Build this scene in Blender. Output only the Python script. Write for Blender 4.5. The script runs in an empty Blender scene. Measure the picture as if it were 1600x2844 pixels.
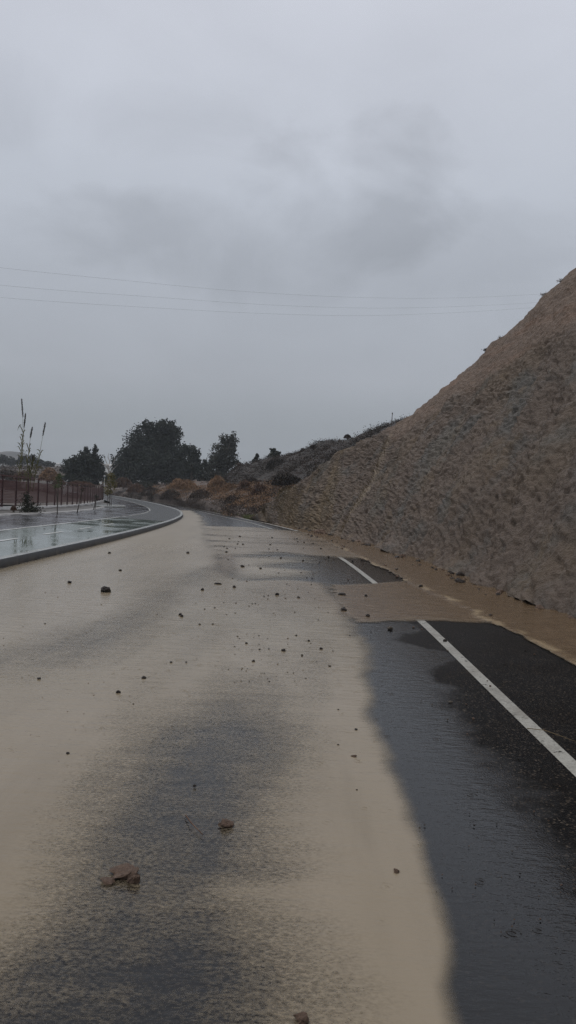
import bpy, math, random
import numpy as np

rng = np.random.default_rng(7)
random.seed(7)
scene = bpy.context.scene
COL = scene.collection
R = math.radians
EYE = 1.6
F_PX, CX, CY = 2150.0, 800.0, 1422.0
PITCH = math.atan((1422 - 1360) / F_PX)
ROLL = R(2.5)

# ------------------------------------------------------------------ survey helpers (photo pixel -> world)
def ray(x, y):
    a = x - CX; b = CY - y
    a2 = a*math.cos(ROLL) - b*math.sin(ROLL); b2 = a*math.sin(ROLL) + b*math.cos(ROLL)
    return np.array([a2, F_PX*math.cos(PITCH) + b2*math.sin(PITCH), -F_PX*math.sin(PITCH) + b2*math.cos(PITCH)])
def at(x, y, d):
    v = ray(x, y); t = d / v[1]
    return np.array([v[0]*t, d, EYE + v[2]*t])
ZD = [-20, 20, 30, 40, 50, 60, 80, 120, 200]
ZZ = [0, 0, -.1, -.26, -.42, -.52, -.6, -.5, -.3]

# ------------------------------------------------------------------ numpy helpers
class Spline:
    """smooth 1-D curve through control points (Catmull-Rom slopes)"""
    def __init__(s, xs, ys):
        s.x = np.array(xs, float); s.y = np.array(ys, float)
        s.m = np.gradient(s.y, s.x)
    def __call__(s, q):
        q = np.asarray(q, float)
        i = np.clip(np.searchsorted(s.x, q) - 1, 0, len(s.x) - 2)
        h = s.x[i+1] - s.x[i]; t = np.clip((q - s.x[i]) / h, 0, 1)
        return ((2*t**3 - 3*t**2 + 1)*s.y[i] + (t**3 - 2*t**2 + t)*h*s.m[i]
                + (-2*t**3 + 3*t**2)*s.y[i+1] + (t**3 - t**2)*h*s.m[i+1])
zroad = Spline(ZD, ZZ)

def on_road(x, y, z0=0.0):
    z = z0
    for _ in range(120):
        v = ray(x, y); t = (z - EYE) / v[2]; d = v[1]*t
        z = .8*z + .2*(z0 + float(zroad(d)))
    return np.array([v[0]*t, d, z])

def hsh(ix, iy, seed):
    n = (ix.astype(np.int64)*374761393 + iy.astype(np.int64)*668265263 + seed*1442695041) & 0xffffffff
    n = ((n ^ (n >> 13)) * 1274126177) & 0xffffffff
    n = ((n ^ (n >> 16)) * 2246822519) & 0xffffffff
    return ((n ^ (n >> 15)) & 0xffffff) / float(0xffffff)
def vnoise(x, y, seed=0):
    ix = np.floor(x); iy = np.floor(y); fx = x - ix; fy = y - iy
    fx = fx*fx*fx*(fx*(fx*6 - 15) + 10); fy = fy*fy*fy*(fy*(fy*6 - 15) + 10)
    a = hsh(ix, iy, seed); b = hsh(ix+1, iy, seed); c = hsh(ix, iy+1, seed); d = hsh(ix+1, iy+1, seed)
    return (a*(1-fx) + b*fx)*(1-fy) + (c*(1-fx) + d*fx)*fy
def fbm(x, y, octv=4, seed=0, gain=.5):
    s = 0; a = 1; tot = 0
    for k in range(octv):
        c, sn = math.cos(.6*k), math.sin(.6*k)
        s = s + a*vnoise((x*c - y*sn)*2**k + 17.3*k, (x*sn + y*c)*2**k - 9.1*k, seed + k); tot += a; a *= gain
    return s / tot
def worley(x, y, seed=0):
    ix = np.floor(x); iy = np.floor(y); best = np.full(x.shape, 9.)
    for dx in (-1, 0, 1):
        for dy in (-1, 0, 1):
            cx = ix + dx; cy = iy + dy
            px = cx + hsh(cx, cy, seed); py = cy + hsh(cx, cy, seed + 5)
            best = np.minimum(best, (px - x)**2 + (py - y)**2)
    return np.sqrt(best)
def smooth(a, b, x):
    t = np.clip((x - a)/(b - a), 0, 1); return t*t*(3 - 2*t)
def sdpoly(P, X, Y):
    """signed distance to a polygon, positive inside"""
    P = np.array(P, float); d = np.full(X.shape, 1e9); ins = np.zeros(X.shape, bool)
    for k in range(len(P)):
        x1, y1 = P[k]; x2, y2 = P[(k+1) % len(P)]
        ex, ey = x2-x1, y2-y1
        t = np.clip(((X-x1)*ex + (Y-y1)*ey)/(ex*ex + ey*ey + 1e-12), 0, 1)
        d = np.minimum(d, np.hypot(X-x1-ex*t, Y-y1-ey*t))
        c = ((y1 > Y) != (y2 > Y)) & (X < (x2-x1)*(Y-y1)/(y2-y1 + 1e-12) + x1)
        ins ^= c
    return np.where(ins, d, -d)

# ------------------------------------------------------------------ mesh / object helpers
def mesh(name, V, Fq, mat=None, smooth_on=False, attrs=None):
    V = np.asarray(V, np.float32).reshape(-1, 3)
    me = bpy.data.meshes.new(name)
    if isinstance(Fq, np.ndarray):
        n, k = Fq.shape
        me.vertices.add(len(V)); me.vertices.foreach_set('co', V.ravel())
        me.loops.add(n*k); me.loops.foreach_set('vertex_index', Fq.astype(np.int32).ravel())
        me.polygons.add(n)
        me.polygons.foreach_set('loop_start', np.arange(0, n*k, k, dtype=np.int32))
        me.polygons.foreach_set('loop_total', np.full(n, k, np.int32))
        me.update(calc_edges=True)
    else:
        me.from_pydata([tuple(map(float, v)) for v in V], [], Fq); me.update()
    if attrs:
        for an, av in attrs.items():
            at_ = me.attributes.new(an, 'FLOAT', 'POINT'); at_.data.foreach_set('value', np.asarray(av, np.float32).ravel())
    if smooth_on:
        me.polygons.foreach_set('use_smooth', np.ones(len(me.polygons), bool))
    me.validate()
    if mat: me.materials.append(mat)
    return me
def link(name, me, parent=None, loc=None):
    o = bpy.data.objects.new(name, me); COL.objects.link(o)
    if parent: o.parent = parent
    if loc is not None: o.location = loc
    return o
def tag(o, label, cat, group=None):
    o['label'] = label; o['category'] = cat
    if group: o['group'] = group
    return o
def kind(o, k):
    o['kind'] = k; return o
def empty(name, loc, label, cat, group=None, rz=0):
    o = bpy.data.objects.new(name, None); COL.objects.link(o); o.location = [float(c) for c in loc]
    o.rotation_euler[2] = rz; o.empty_display_size = .2
    return tag(o, label, cat, group)
def gridfaces(nr, nc, keep=None):
    i = np.arange(nr-1)[:, None]*nc + np.arange(nc-1)[None, :]
    f = np.stack([i, i+1, i+nc+1, i+nc], -1).reshape(-1, 4)
    return f if keep is None else f[keep.ravel()]
class MB:
    def __init__(s): s.v = []; s.f = []
    def add(s, V, Fs):
        b = len(s.v); s.v += [tuple(map(float, p)) for p in V]; s.f += [tuple(b+i for i in f) for f in Fs]
    def box(s, c, h, ax=None):
        c = np.array(c, float); A = np.eye(3) if ax is None else np.array(ax, float)
        V = [c + sx*h[0]*A[0] + sy*h[1]*A[1] + sz*h[2]*A[2] for sz in (-1, 1) for sy in (-1, 1) for sx in (-1, 1)]
        s.add(V, [(0,2,3,1), (4,5,7,6), (0,1,5,4), (2,6,7,3), (0,4,6,2), (1,3,7,5)])
    def tube(s, pts, rad, n=6):
        P = [np.array(p, float) for p in pts]; rings = []
        if np.isscalar(rad): rad = [rad]*len(P)
        for k, p in enumerate(P):
            t = P[min(k+1, len(P)-1)] - P[max(k-1, 0)]; t /= np.linalg.norm(t) + 1e-9
            u = np.cross(t, (0, 0, 1) if abs(t[2]) < .9 else (0, 1, 0)); u /= np.linalg.norm(u); w = np.cross(t, u)
            rings += [p + rad[k]*(math.cos(2*math.pi*j/n)*u + math.sin(2*math.pi*j/n)*w) for j in range(n)]
        Fs = [(k*n+j, k*n+(j+1) % n, (k+1)*n+(j+1) % n, (k+1)*n+j) for k in range(len(P)-1) for j in range(n)]
        Fs += [tuple(range(n-1, -1, -1)), tuple((len(P)-1)*n + j for j in range(n))]
        s.add(rings, Fs)
    def build(s, name, mat, parent=None, sm=False):
        return link(name, mesh(name, s.v, s.f, mat, sm), parent)

# ------------------------------------------------------------------ materials
class NT:
    def __init__(s, name):
        s.m = bpy.data.materials.new(name); s.m.use_nodes = True
        s.t = s.m.node_tree; s.b = s.t.nodes['Principled BSDF']; s.out = s.t.nodes['Material Output']
    def n(s, ty, **kw):
        x = s.t.nodes.new(ty)
        for k, v in kw.items():
            if k.startswith('i_'):
                x.inputs[k[2:].replace('_', ' ')].default_value = v
            else: setattr(x, k, v)
        return x
    def l(s, a, b): s.t.links.new(a, b)
    def coord(s, scale=(1, 1, 1), rot=(0, 0, 0)):
        tc = s.n('ShaderNodeTexCoord'); mp = s.n('ShaderNodeMapping')
        mp.inputs['Scale'].default_value = scale; mp.inputs['Rotation'].default_value = rot
        s.l(tc.outputs['Object'], mp.inputs['Vector']); return mp.outputs[0]
    def noise(s, vec, scale, detail=3, rough=.55):
        x = s.n('ShaderNodeTexNoise', i_Scale=scale, i_Detail=detail, i_Roughness=rough)
        s.l(vec, x.inputs['Vector']); return x.outputs['Fac']
    def ramp(s, fac, stops, interp='LINEAR'):
        r = s.n('ShaderNodeValToRGB'); cr = r.color_ramp; cr.interpolation = interp
        while len(cr.elements) < len(stops): cr.elements.new(.5)
        for e, (p, c) in zip(cr.elements, stops):
            e.position = p; e.color = (*c, 1) if len(c) == 3 else c
        s.l(fac, r.inputs[0]); return r.outputs[0]
    def mix(s, fac, a, b, mode='MIX'):
        x = s.n('ShaderNodeMix', data_type='RGBA', blend_type=mode)
        for sock, val in ((x.inputs[0], fac), (x.inputs[6], a), (x.inputs[7], b)):
            if hasattr(val, 'is_output') or hasattr(val, 'links'): s.l(val, sock)
            else: sock.default_value = val if not isinstance(val, tuple) else (*val[:3], 1)
        return x.outputs[2]
    def math(s, op, a, b=None, c=None, clamp=False):
        x = s.n('ShaderNodeMath', operation=op, use_clamp=clamp)
        for k, v in enumerate((a, b, c)):
            if v is None: continue
            if hasattr(v, 'links'): s.l(v, x.inputs[k])
            else: x.inputs[k].default_value = v
        return x.outputs[0]
    def sstep(s, v, a, b):
        x = s.n('ShaderNodeMapRange', interpolation_type='SMOOTHSTEP'); s.l(v, x.inputs['Value'])
        x.inputs['From Min'].default_value = a; x.inputs['From Max'].default_value = b; return x.outputs[0]
    def attr(s, name): return s.n('ShaderNodeAttribute', attribute_name=name).outputs['Fac']
    def bump(s, h, strength=.5, dist=.02, prev=None):
        x = s.n('ShaderNodeBump', i_Strength=1.0, i_Distance=dist); s.l(h, x.inputs['Height'])
        if hasattr(strength, 'links'): s.l(strength, x.inputs['Strength'])
        else: x.inputs['Strength'].default_value = strength
        if prev is not None: s.l(prev, x.inputs['Normal'])
        return x.outputs[0]
    def set(s, **kw):
        for k, v in kw.items():
            sock = s.b.inputs[k.replace('_', ' ')]
            if hasattr(v, 'links'): s.l(v, sock)
            else: sock.default_value = (*v, 1) if isinstance(v, tuple) and len(v) == 3 else v
        return s.m

def simple(name, c1, c2, scale=8, rough=.6, bump=0, dist=.02):
    t = NT(name); co = t.coord(); n = t.noise(co, scale, 4)
    col = t.ramp(n, [(.3, c1), (.7, c2)])
    kw = dict(Base_Color=col, Roughness=rough)
    if bump: kw['Normal'] = t.bump(t.noise(co, scale*3, 4), bump, dist)
    return t.set(**kw)

def rain_rings(t, co, scale, seed_off):
    """sparse rings left by rain drops on a water film: a bump height"""
    mp = t.n('ShaderNodeMapping'); mp.inputs['Location'].default_value = (seed_off, seed_off*.7, 0); t.l(co, mp.inputs['Vector'])
    v = t.n('ShaderNodeTexVoronoi', i_Scale=scale, i_Randomness=1.0, voronoi_dimensions='2D'); t.l(mp.outputs[0], v.inputs['Vector'])
    sep = t.n('ShaderNodeSeparateColor'); t.l(v.outputs['Color'], sep.inputs[0])
    life = sep.outputs[0]
    dist = v.outputs['Distance']
    w = t.math('SINE', t.math('MULTIPLY', dist, 55.0))
    rad = t.math('MULTIPLY', life, .33)
    fall = t.math('SUBTRACT', 1.0, t.math('DIVIDE', dist, rad), clamp=True)
    on = t.math('GREATER_THAN', sep.outputs[1], .55)
    return t.math('MULTIPLY', t.math('MULTIPLY', w, fall), on)

# asphalt, wet
def m_asphalt():
    t = NT('wet_asphalt'); co = t.coord()
    v = t.n('ShaderNodeTexVoronoi', i_Scale=95.0, i_Randomness=1.0); t.l(co, v.inputs['Vector'])
    sp = t.n('ShaderNodeSeparateColor'); t.l(v.outputs['Color'], sp.inputs[0])
    stone = t.ramp(sp.outputs[0], [(0, (.0035, .0035, .004)), (.6, (.007, .0068, .0068)), (.9, (.016, .014, .013)), (.98, (.080, .066, .052))])
    big = t.noise(co, 1.3, 4)
    col = t.mix(t.sstep(big, .35, .7), stone, t.mix(1.0, stone, (.75, .68, .6), 'MULTIPLY'))
    silt = t.math('MULTIPLY', t.sstep(t.noise(co, 14, 5, .7), .60, .85), .20)
    col = t.mix(silt, col, (.085, .066, .047))
    film = t.attr('film')
    f2 = t.sstep(t.math('ADD', film, t.math('MULTIPLY', t.math('SUBTRACT', t.noise(co, 5, 5, .65), .5), .55)), .3, .7)
    rough = t.math('ADD', t.math('MULTIPLY', t.math('SUBTRACT', 1.0, f2), .30), .06)
    rough = t.math('ADD', rough, t.math('MULTIPLY', t.attr('far'), .15))
    dry = t.math('SUBTRACT', 1.0, f2)
    col = t.mix(t.math('MULTIPLY', f2, .85), col, (.006, .006, .0065))
    grain = t.bump(t.math('ADD', v.outputs['Distance'], t.math('MULTIPLY', t.noise(co, 60, 3), .6)), t.math('MULTIPLY', dry, .55), .006)
    rip = t.noise(t.coord((.5, 1.4, 1), (0, 0, R(-28))), 15, 4, .65)
    n2 = t.bump(rip, t.math('MULTIPLY', f2, .45), .009, grain)
    n3 = t.bump(rain_rings(t, co, 5.5, 3.3), t.math('MULTIPLY', f2, .35), .0025, n2)
    t.b.inputs['IOR'].default_value = 1.36
    spec = t.math('ADD', .06, t.math('MULTIPLY', f2, .50))
    return t.set(Base_Color=col, Roughness=rough, Normal=n3, Specular_IOR_Level=spec)
# muddy flood water
def m_mud():
    t = NT('muddy_flood_water'); co = t.coord()
    mud, brown, clear = t.attr('mud'), t.attr('brown'), t.attr('clear')
    grain = t.noise(t.coord((.75, 1.2, 1)), 58, 4, .75)
    mid = t.noise(t.coord((.7, 1.2, 1)), 9, 5, .7)
    streak = t.noise(t.coord((.35, 3.2, 1), (0, 0, R(-6))), 1.6, 5, .62)
    flow = t.noise(t.coord((2.2, .28, 1), (0, 0, R(-17))), 1.0, 5, .6)
    v = t.math('ADD', t.math('MULTIPLY', t.math('SUBTRACT', mid, .5), .45), t.math('MULTIPLY', t.math('SUBTRACT', flow, .5), .55))
    v = t.math('ADD', v, t.math('MULTIPLY', t.math('SUBTRACT', streak, .5), .25))
    # clear = share of clear water: the film thins there and the asphalt grain shows through
    th = t.math('ADD', t.math('SUBTRACT', 1.0, clear), t.math('MULTIPLY', v, t.math('ADD', .35, clear)))
    a0 = t.sstep(th, .0, .85)
    g = t.math('MULTIPLY', t.math('SUBTRACT', grain, .49), 6.5)
    a1 = t.math('ADD', a0, t.math('MULTIPLY', g, t.math('MULTIPLY', t.math('ADD', a0, .12), t.math('SUBTRACT', 1.03, a0))), clamp=True)
    edge = t.sstep(t.math('ADD', mud, t.math('MULTIPLY', v, .35)), .2, .85)
    a = t.math('MULTIPLY', t.math('MULTIPLY', a1, edge), .97)
    big = t.noise(t.coord((1, .5, 1)), .5, 4)
    tan = t.mix(t.sstep(big, .3, .7), (.225, .180, .118), (.262, .214, .152))
    tan = t.mix(t.math('MULTIPLY', t.sstep(flow, .46, .72), .55), tan, (.175, .138, .090))
    brn = t.mix(t.sstep(mid, .3, .7), (.098, .064, .036), (.150, .102, .060))
    col = t.mix(brown, tan, brn)
    col = t.mix(t.math('MULTIPLY', t.attr('foam'), .8), col, (.34, .26, .16))
    r1 = t.noise(t.coord((.45, 1.6, 1)), 7, 3, .55)
    r2 = t.noise(t.coord((.6, 1.5, 1)), 26, 3, .6)
    h = t.math('ADD', r1, t.math('MULTIPLY', r2, .35))
    n1 = t.bump(h, t.math('ADD', .42, t.math('MULTIPLY', brown, .3)), .017)
    n2 = t.bump(rain_rings(t, co, 5.0, 1.1), .35, .003, n1)
    t.b.inputs['IOR'].default_value = 1.37
    t.l(t.math('SUBTRACT', .5, t.math('MULTIPLY', brown, .26)), t.b.inputs['Specular IOR Level'])
    return t.set(Base_Color=col, Roughness=t.math('ADD', t.math('ADD', .10, t.math('MULTIPLY', mid, .10)), t.math('MULTIPLY', t.math('MULTIPLY', t.attr('far'), t.math('SUBTRACT', 1.0, t.math('MULTIPLY', brown, .7))), .15)), Alpha=a, Normal=n2)
# painted cycle lane, wet
def m_wetpave(name, c1, c2, wave, rough=.08):
    t = NT(name); co = t.coord()
    col = t.mix(t.sstep(t.noise(co, 1.1, 5), .3, .7), c1, c2)
    col = t.mix(t.math('MULTIPLY', t.sstep(t.noise(co, 40, 3, .7), .55, .75), .4), col, tuple(c*.6 for c in c1))
    r1 = t.noise(t.coord((.45, 1.25, 1)), 2.2, 3, .5)
    r2 = t.noise(co, 22, 3, .6)
    n = t.bump(t.math('ADD', r1, t.math('MULTIPLY', r2, .12)), wave, .03 if wave > .5 else .01)
    puddle = t.sstep(t.noise(co, .55, 4, .6), .38, .6)
    rg = t.math('ADD', rough, t.math('MULTIPLY', puddle, .16))
    t.b.inputs['IOR'].default_value = 1.36
    return t.set(Base_Color=col, Roughness=rg, Normal=n)
# cut slope
def m_slope():
    t = NT('cut_slope_earth'); co = t.coord()
    up, gully, tang = t.attr('upper'), t.attr('gully'), t.attr('dry')
    n1 = t.noise(co, .55, 5, .6); n2 = t.noise(co, 3.2, 5, .65); n3 = t.noise(co, 17, 4, .7)
    base = t.ramp(n2, [(.28, (.108, .079, .060)), (.72, (.165, .123, .093))])
    grey = t.ramp(n2, [(.3, (.080, .081, .075)), (.7, (.126, .126, .117))])
    low = t.mix(t.math('MULTIPLY', t.sstep(n1, .46, .66), .75), base, grey)
    och = t.math('MULTIPLY', t.sstep(t.noise(t.coord((1, 1, 1), (0, 0, 1.3)), .8, 5, .6), .56, .70), .55)
    low = t.mix(och, low, (.165, .115, .068))
    upc = t.ramp(t.noise(t.coord((.6, .6, 1.5)), 5, 6, .7), [(.3, (.115, .078, .056)), (.7, (.215, .152, .110))])
    upc = t.mix(t.math('MULTIPLY', t.sstep(t.noise(t.coord((.3, .3, 1.6)), 1.2, 4), .5, .7), .7), upc, (.20, .120, .078))
    col = t.mix(up, low, upc)
    pale = t.math('MULTIPLY', t.sstep(t.noise(t.coord((1, 1, 2.2)), 26, 4, .75), .54, .72), .50)
    col = t.mix(pale, col, (.215, .178, .138))
    dk = t.math('MULTIPLY', t.sstep(t.noise(t.coord((1, 1, 1.8)), 24, 4, .75), .54, .68), .50)
    col = t.mix(dk, col, (.030, .023, .019))
    col = t.mix(t.math('MULTIPLY', tang, t.math('ADD', .35, t.math('MULTIPLY', n3, .6))), col, (.19, .135, .072))
    col = t.mix(t.math('MULTIPLY', gully, t.math('MULTIPLY', n3, 1.5), clamp=True), col, (.26, .205, .145))
    nb = t.bump(t.math('ADD', t.noise(co, 14, 6, .75), t.math('MULTIPLY', t.noise(co, 34, 4, .7), .5)), 1.0, .07)
    return t.set(Base_Color=col, Roughness=.72, Normal=nb)
def m_leaf(name, dark, light, scale=1.2, rough=.6):
    t = NT(name); co = t.coord()
    n = t.noise(co, scale, 3); n2 = t.noise(co, scale*9, 2)
    col = t.ramp(t.math('ADD', t.math('MULTIPLY', n, .65), t.math('MULTIPLY', n2, .35)), [(.32, dark), (.66, light)])
    t.b.inputs['Specular IOR Level'].default_value = .14
    return t.set(Base_Color=col, Roughness=rough)

M = {}
M['asphalt'] = m_asphalt(); M['mud'] = m_mud()
M['bike'] = m_wetpave('green_lane_paint', (.115, .140, .125), (.160, .185, .165), .05, .03)
M['walk'] = m_wetpave('dark_wet_paving', (.026, .023, .026), (.060, .054, .057), 1.0, .06)
M['gravel'] = simple('median_cobbles', (.012, .012, .011), (.055, .055, .050), 9, .38, 1.0, .05)
M['gravel'].node_tree.nodes['Principled BSDF'].inputs['Specular IOR Level'].default_value = .22
M['slope'] = m_slope()
M['earth'] = simple('roadside_earth', (.052, .037, .029), (.108, .078, .060), 1.4, .75, .8, .06)
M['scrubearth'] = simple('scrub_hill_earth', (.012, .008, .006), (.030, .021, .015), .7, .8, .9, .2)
M['field'] = simple('dry_field_soil', (.042, .033, .026), (.085, .062, .047), .12, .85, .8, .3)
M['farhill'] = simple('far_hill_scrub', (.04, .04, .036), (.09, .08, .068), .03, .9, .6, 2.0)
M['kerbtop'] = simple('kerb_concrete', (.20, .205, .19), (.34, .34, .32), 5, .22, .2, .01)
def m_kerb(name, c1, c2, rough):
    t = NT(name); co = t.coord(); n = t.noise(co, 5, 5, .7)
    col = t.ramp(n, [(.3, c1), (.7, c2)])
    arc = t.math('FRACT', t.attr('arc')); j = t.math('LESS_THAN', arc, .045)
    col = t.mix(t.math('MULTIPLY', t.sstep(t.noise(co, 2.2, 5, .7), .5, .7), .5), col, tuple(c*.45 for c in c1))
    col = t.mix(t.math('MULTIPLY', t.attr('low'), t.sstep(t.noise(co, 3.5, 5, .75), .35, .7)), col, (.12, .095, .068))
    col = t.mix(j, col, (.006, .006, .006))
    return t.set(Base_Color=col, Roughness=rough, Normal=t.bump(n, .4, .015))
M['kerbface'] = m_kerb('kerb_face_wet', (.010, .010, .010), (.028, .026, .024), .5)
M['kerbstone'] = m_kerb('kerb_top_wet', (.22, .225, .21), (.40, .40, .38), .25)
M['footing'] = simple('fence_footing_concrete', (.30, .28, .26), (.44, .42, .39), 3, .4, .3, .02)
M['strip'] = simple('planting_strip_soil', (.045, .038, .032), (.10, .088, .074), 2.2, .5, .7, .04)
def m_paint():
    t = NT('worn_road_paint'); co = t.coord()
    col = t.mix(t.sstep(t.noise(co, 30, 5, .75), .4, .75), (.36, .35, .31), (.20, .19, .165))
    col = t.mix(t.math('MULTIPLY', t.sstep(t.noise(co, 90, 2), .62, .72), .8), col, (.08, .075, .07))
    col = t.mix(t.math('MULTIPLY', t.sstep(t.noise(co, 2.6, 5, .7), .45, .72), .55), col, (.105, .085, .062))
    a = t.math('MULTIPLY', t.sstep(t.noise(co, 55, 4, .7), .24, .40), t.sstep(t.noise(co, 11, 5, .75), .28, .42))
    return t.set(Base_Color=col, Roughness=.3, Alpha=a, Normal=t.bump(t.noise(co, 120, 3), .5, .004))
M['paint'] = m_paint()
M['lanepaint'] = simple('lane_paint_wet', (.55, .55, .52), (.7, .7, .67), 6, .15)
M['fence'] = simple('oxblood_painted_steel', (.078, .026, .026), (.120, .042, .041), 12, .35)
M['fencepost'] = simple('oxblood_post_steel', (.030, .011, .012), (.05, .018, .018), 12, .35)
M['dull'] = simple('galvanised_pole', (.28, .29, .29), (.42, .43, .43), 9, .45)
M['wood'] = simple('dark_stake_wood', (.035, .028, .022), (.075, .058, .045), 18, .7)
M['cable'] = simple('cable_rubber', (.05, .05, .055), (.08, .08, .085), 4, .6)
M['white'] = simple('white_render', (.62, .62, .60), (.78, .78, .76), 1.5, .6)
M['dark'] = simple('dark_opening', (.02, .02, .022), (.04, .04, .042), 4, .5)
M['roof'] = simple('pale_roof_sheet', (.34, .33, .32), (.48, .47, .45), 1.5, .5)
M['bark'] = simple('bark', (.045, .036, .028), (.10, .082, .066), 6, .8, .5)
M['palebark'] = simple('pale_bark', (.20, .18, .16), (.36, .34, .31), 6, .8)
M['leaf_dark'] = m_leaf('dark_evergreen_leaves', (.006, .010, .0075), (.036, .044, .032), .8)
M['leaf_mid'] = m_leaf('olive_leaves', (.012, .015, .010), (.048, .050, .034), .5)
M['leaf_euc'] = m_leaf('eucalyptus_leaves', (.015, .018, .014), (.068, .070, .056), .5)
M['leaf_far'] = m_leaf('far_tree_leaves', (.02, .024, .02), (.042, .046, .04), .2)
M['leaf_yellow'] = m_leaf('autumn_sapling_leaves', (.045, .048, .014), (.17, .135, .035), 2.5)
M['leaf_green'] = m_leaf('young_green_leaves', (.03, .05, .02), (.10, .13, .05), 3)
M['reed'] = m_leaf('cane_green_straw', (.045, .055, .022), (.21, .19, .085), 1.8)
M['plume'] = m_leaf('cane_plume', (.035, .030, .026), (.085, .07, .055), 6)
M['tan'] = m_leaf('tan_dry_shrub', (.105, .060, .032), (.29, .172, .094), 1.4)
M['rust'] = m_leaf('rusty_dry_shrub', (.050, .027, .018), (.135, .074, .046), 1.4)
M['brownbush'] = m_leaf('brown_scrub', (.026, .017, .013), (.076, .052, .038), 1.2)
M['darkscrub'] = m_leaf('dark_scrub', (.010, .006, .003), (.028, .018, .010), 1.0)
M['grass'] = m_leaf('wet_green_grass', (.045, .06, .014), (.14, .15, .05), 1.5)
M['straw'] = m_leaf('straw_grass', (.075, .055, .03), (.17, .125, .07), 1.5)
def m_rock(name, c1, c2, rough=.5):
    t = NT(name); co = t.coord()
    col = t.ramp(t.noise(co, 3, 5, .7), [(.3, c1), (.7, c2)])
    return t.set(Base_Color=col, Roughness=rough, Normal=t.bump(t.noise(co, 9, 4, .7), .8, .12))
M['rock_dark'] = m_rock('wet_dark_stone', (.022, .016, .013), (.075, .055, .043), .38)
M['rock_brown'] = m_rock('wet_clay_clod', (.13, .080, .054), (.30, .195, .135), .5)
M['rock_pale'] = m_rock('pale_stone', (.12, .095, .072), (.24, .195, .15), .45)

# ------------------------------------------------------------------ plan curves: X as a function of distance d
K = Spline([-8, 0, 8, 13.2, 18, 23.4, 32.7, 40, 48.3, 63.4, 76.8, 95, 125, 160],
           [-5.6, -5.3, -5.02, -4.86, -4.74, -4.72, -5.06, -5.65, -6.55, -9.05, -12.5, -18.5, -31, -48])
Wl = Spline([-8, 0, 10, 20.2, 26.7, 35, 45.6, 54.4, 68.4, 80.6, 99, 125, 160],
            [-8.3, -8.0, -7.7, -7.45, -7.36, -7.62, -8.48, -9.72, -12.85, -16.5, -22.8, -34, -51])
Pw = Spline([-8, 0, 15, 27.6, 32.8, 42, 50.9, 64, 72, 85, 100, 125, 160],
            [-11.4, -11.2, -10.8, -10.25, -10.15, -10.9, -12.2, -14.7, -16.6, -20.6, -26, -37, -54])
Fn = Spline([-8, 20, 33.8, 40.8, 51, 65, 79, 100, 125, 160], [-13.0, -12.5, -12.57, -13.0, -14.06, -16.2, -19.0, -28, -39, -56])
Ed = Spline([-8, 0, 7.2, 10.3, 13.9, 17.8, 25, 31, 38.3, 46, 55, 66, 80, 100, 130, 160],
            [3.1, 3.0, 2.77, 2.56, 2.22, 1.92, 1.35, .75, -.30, -1.45, -3.1, -5.6, -9.5, -16.9, -29.6, -45])
Toe = Spline([-8, 0, 10.2, 13.3, 16.2, 22, 29, 33, 38.3, 44, 51.4, 56],
             [5.0, 4.55, 3.87, 3.5, 3.23, 2.72, 1.82, 1.1, .05, -.95, -2.15, -3.1])

def dist_rows(d0, d1, k, mn):
    r = [d0]
    while r[-1] < d1: r.append(r[-1] + max(mn, k*abs(r[-1])))
    return np.array(r)

# ------------------------------------------------------------------ ground, road
gx = np.linspace(-900, 900, 61); gy = np.linspace(-80, 900, 50)
GX, GY = np.meshgrid(gx, gy)
GZ = -1.6 + 0*GX
kind(link('ground', mesh('ground', np.stack([GX, GY, GZ], -1), gridfaces(50, 61), M['field'])), 'structure')

def road_z(X, d):
    k = K(d); e = Ed(d); u = (X - k)/np.maximum(e - k, .5)
    tilt = smooth(30, 75, d)*.22
    return zroad(d) - tilt*np.clip(u, 0, 1.3)

def D(x, y): return on_road(x*1.10421, y*1.10421)[:2]     # reading from the 1449-wide view of the photo
bnd = [(1140, 2576), (1120, 2480), (1100, 2380), (1082, 2290), (1060, 2200), (1033, 2125), (1000, 2050), (978, 1975), (955, 1900), (940, 1830),
       (930, 1760), (916, 1700), (905, 1640), (890, 1565), (858, 1520), (815, 1466)]
p_mud = [(1.25, -8), (1.02, .3)] + [tuple(D(*p)) for p in bnd] + [tuple(D(*p)) for p in
        [(720, 1461), (600, 1462), (575, 1440), (545, 1408), (560, 1395), (530, 1360), (520, 1325), (506, 1296), (482, 1281)]] + [(-12, 46), (-12, -8)]
p_brown = [tuple(D(*p)) for p in [(822, 1470), (1012, 1466), (1300, 1462), (1420, 1530), (1330, 1567), (1215, 1566), (1060, 1563), (895, 1566), (850, 1520)]]
p_str = [tuple(D(*p)) for p in [(490, 1322), (640, 1326), (760, 1338), (840, 1350), (930, 1385), (985, 1408), (850, 1402), (700, 1392), (560, 1408), (500, 1400)]]
p_clear = [tuple(D(*p)) for p in [(340, 1880), (455, 1760), (560, 1660), (700, 1700), (770, 1850), (690, 2060), (790, 2280), (860, 2560)]] + [(-.05, .6), (-1.6, .6)] + \
          [tuple(D(*p)) for p in [(-150, 2560), (0, 2330), (140, 2110), (230, 1990)]]
p_core1 = [tuple(D(*p)) for p in [(330, 2230), (300, 2100), (400, 1940), (520, 1920), (590, 2020), (600, 2170), (520, 2230)]]
p_core2 = [tuple(D(*p)) for p in [(-260, 2600), (-60, 2460), (120, 2350), (330, 2285), (560, 2300), (690, 2400), (760, 2560)]] + [(-.1, .8), (-1.5, .8)]
p_grey = [tuple(D(*p)) for p in [(-200, 1660), (0, 1625), (250, 1545), (400, 1450), (545, 1412), (570, 1462), (470, 1540), (250, 1650), (0, 1700), (-200, 1730)]]

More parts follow.
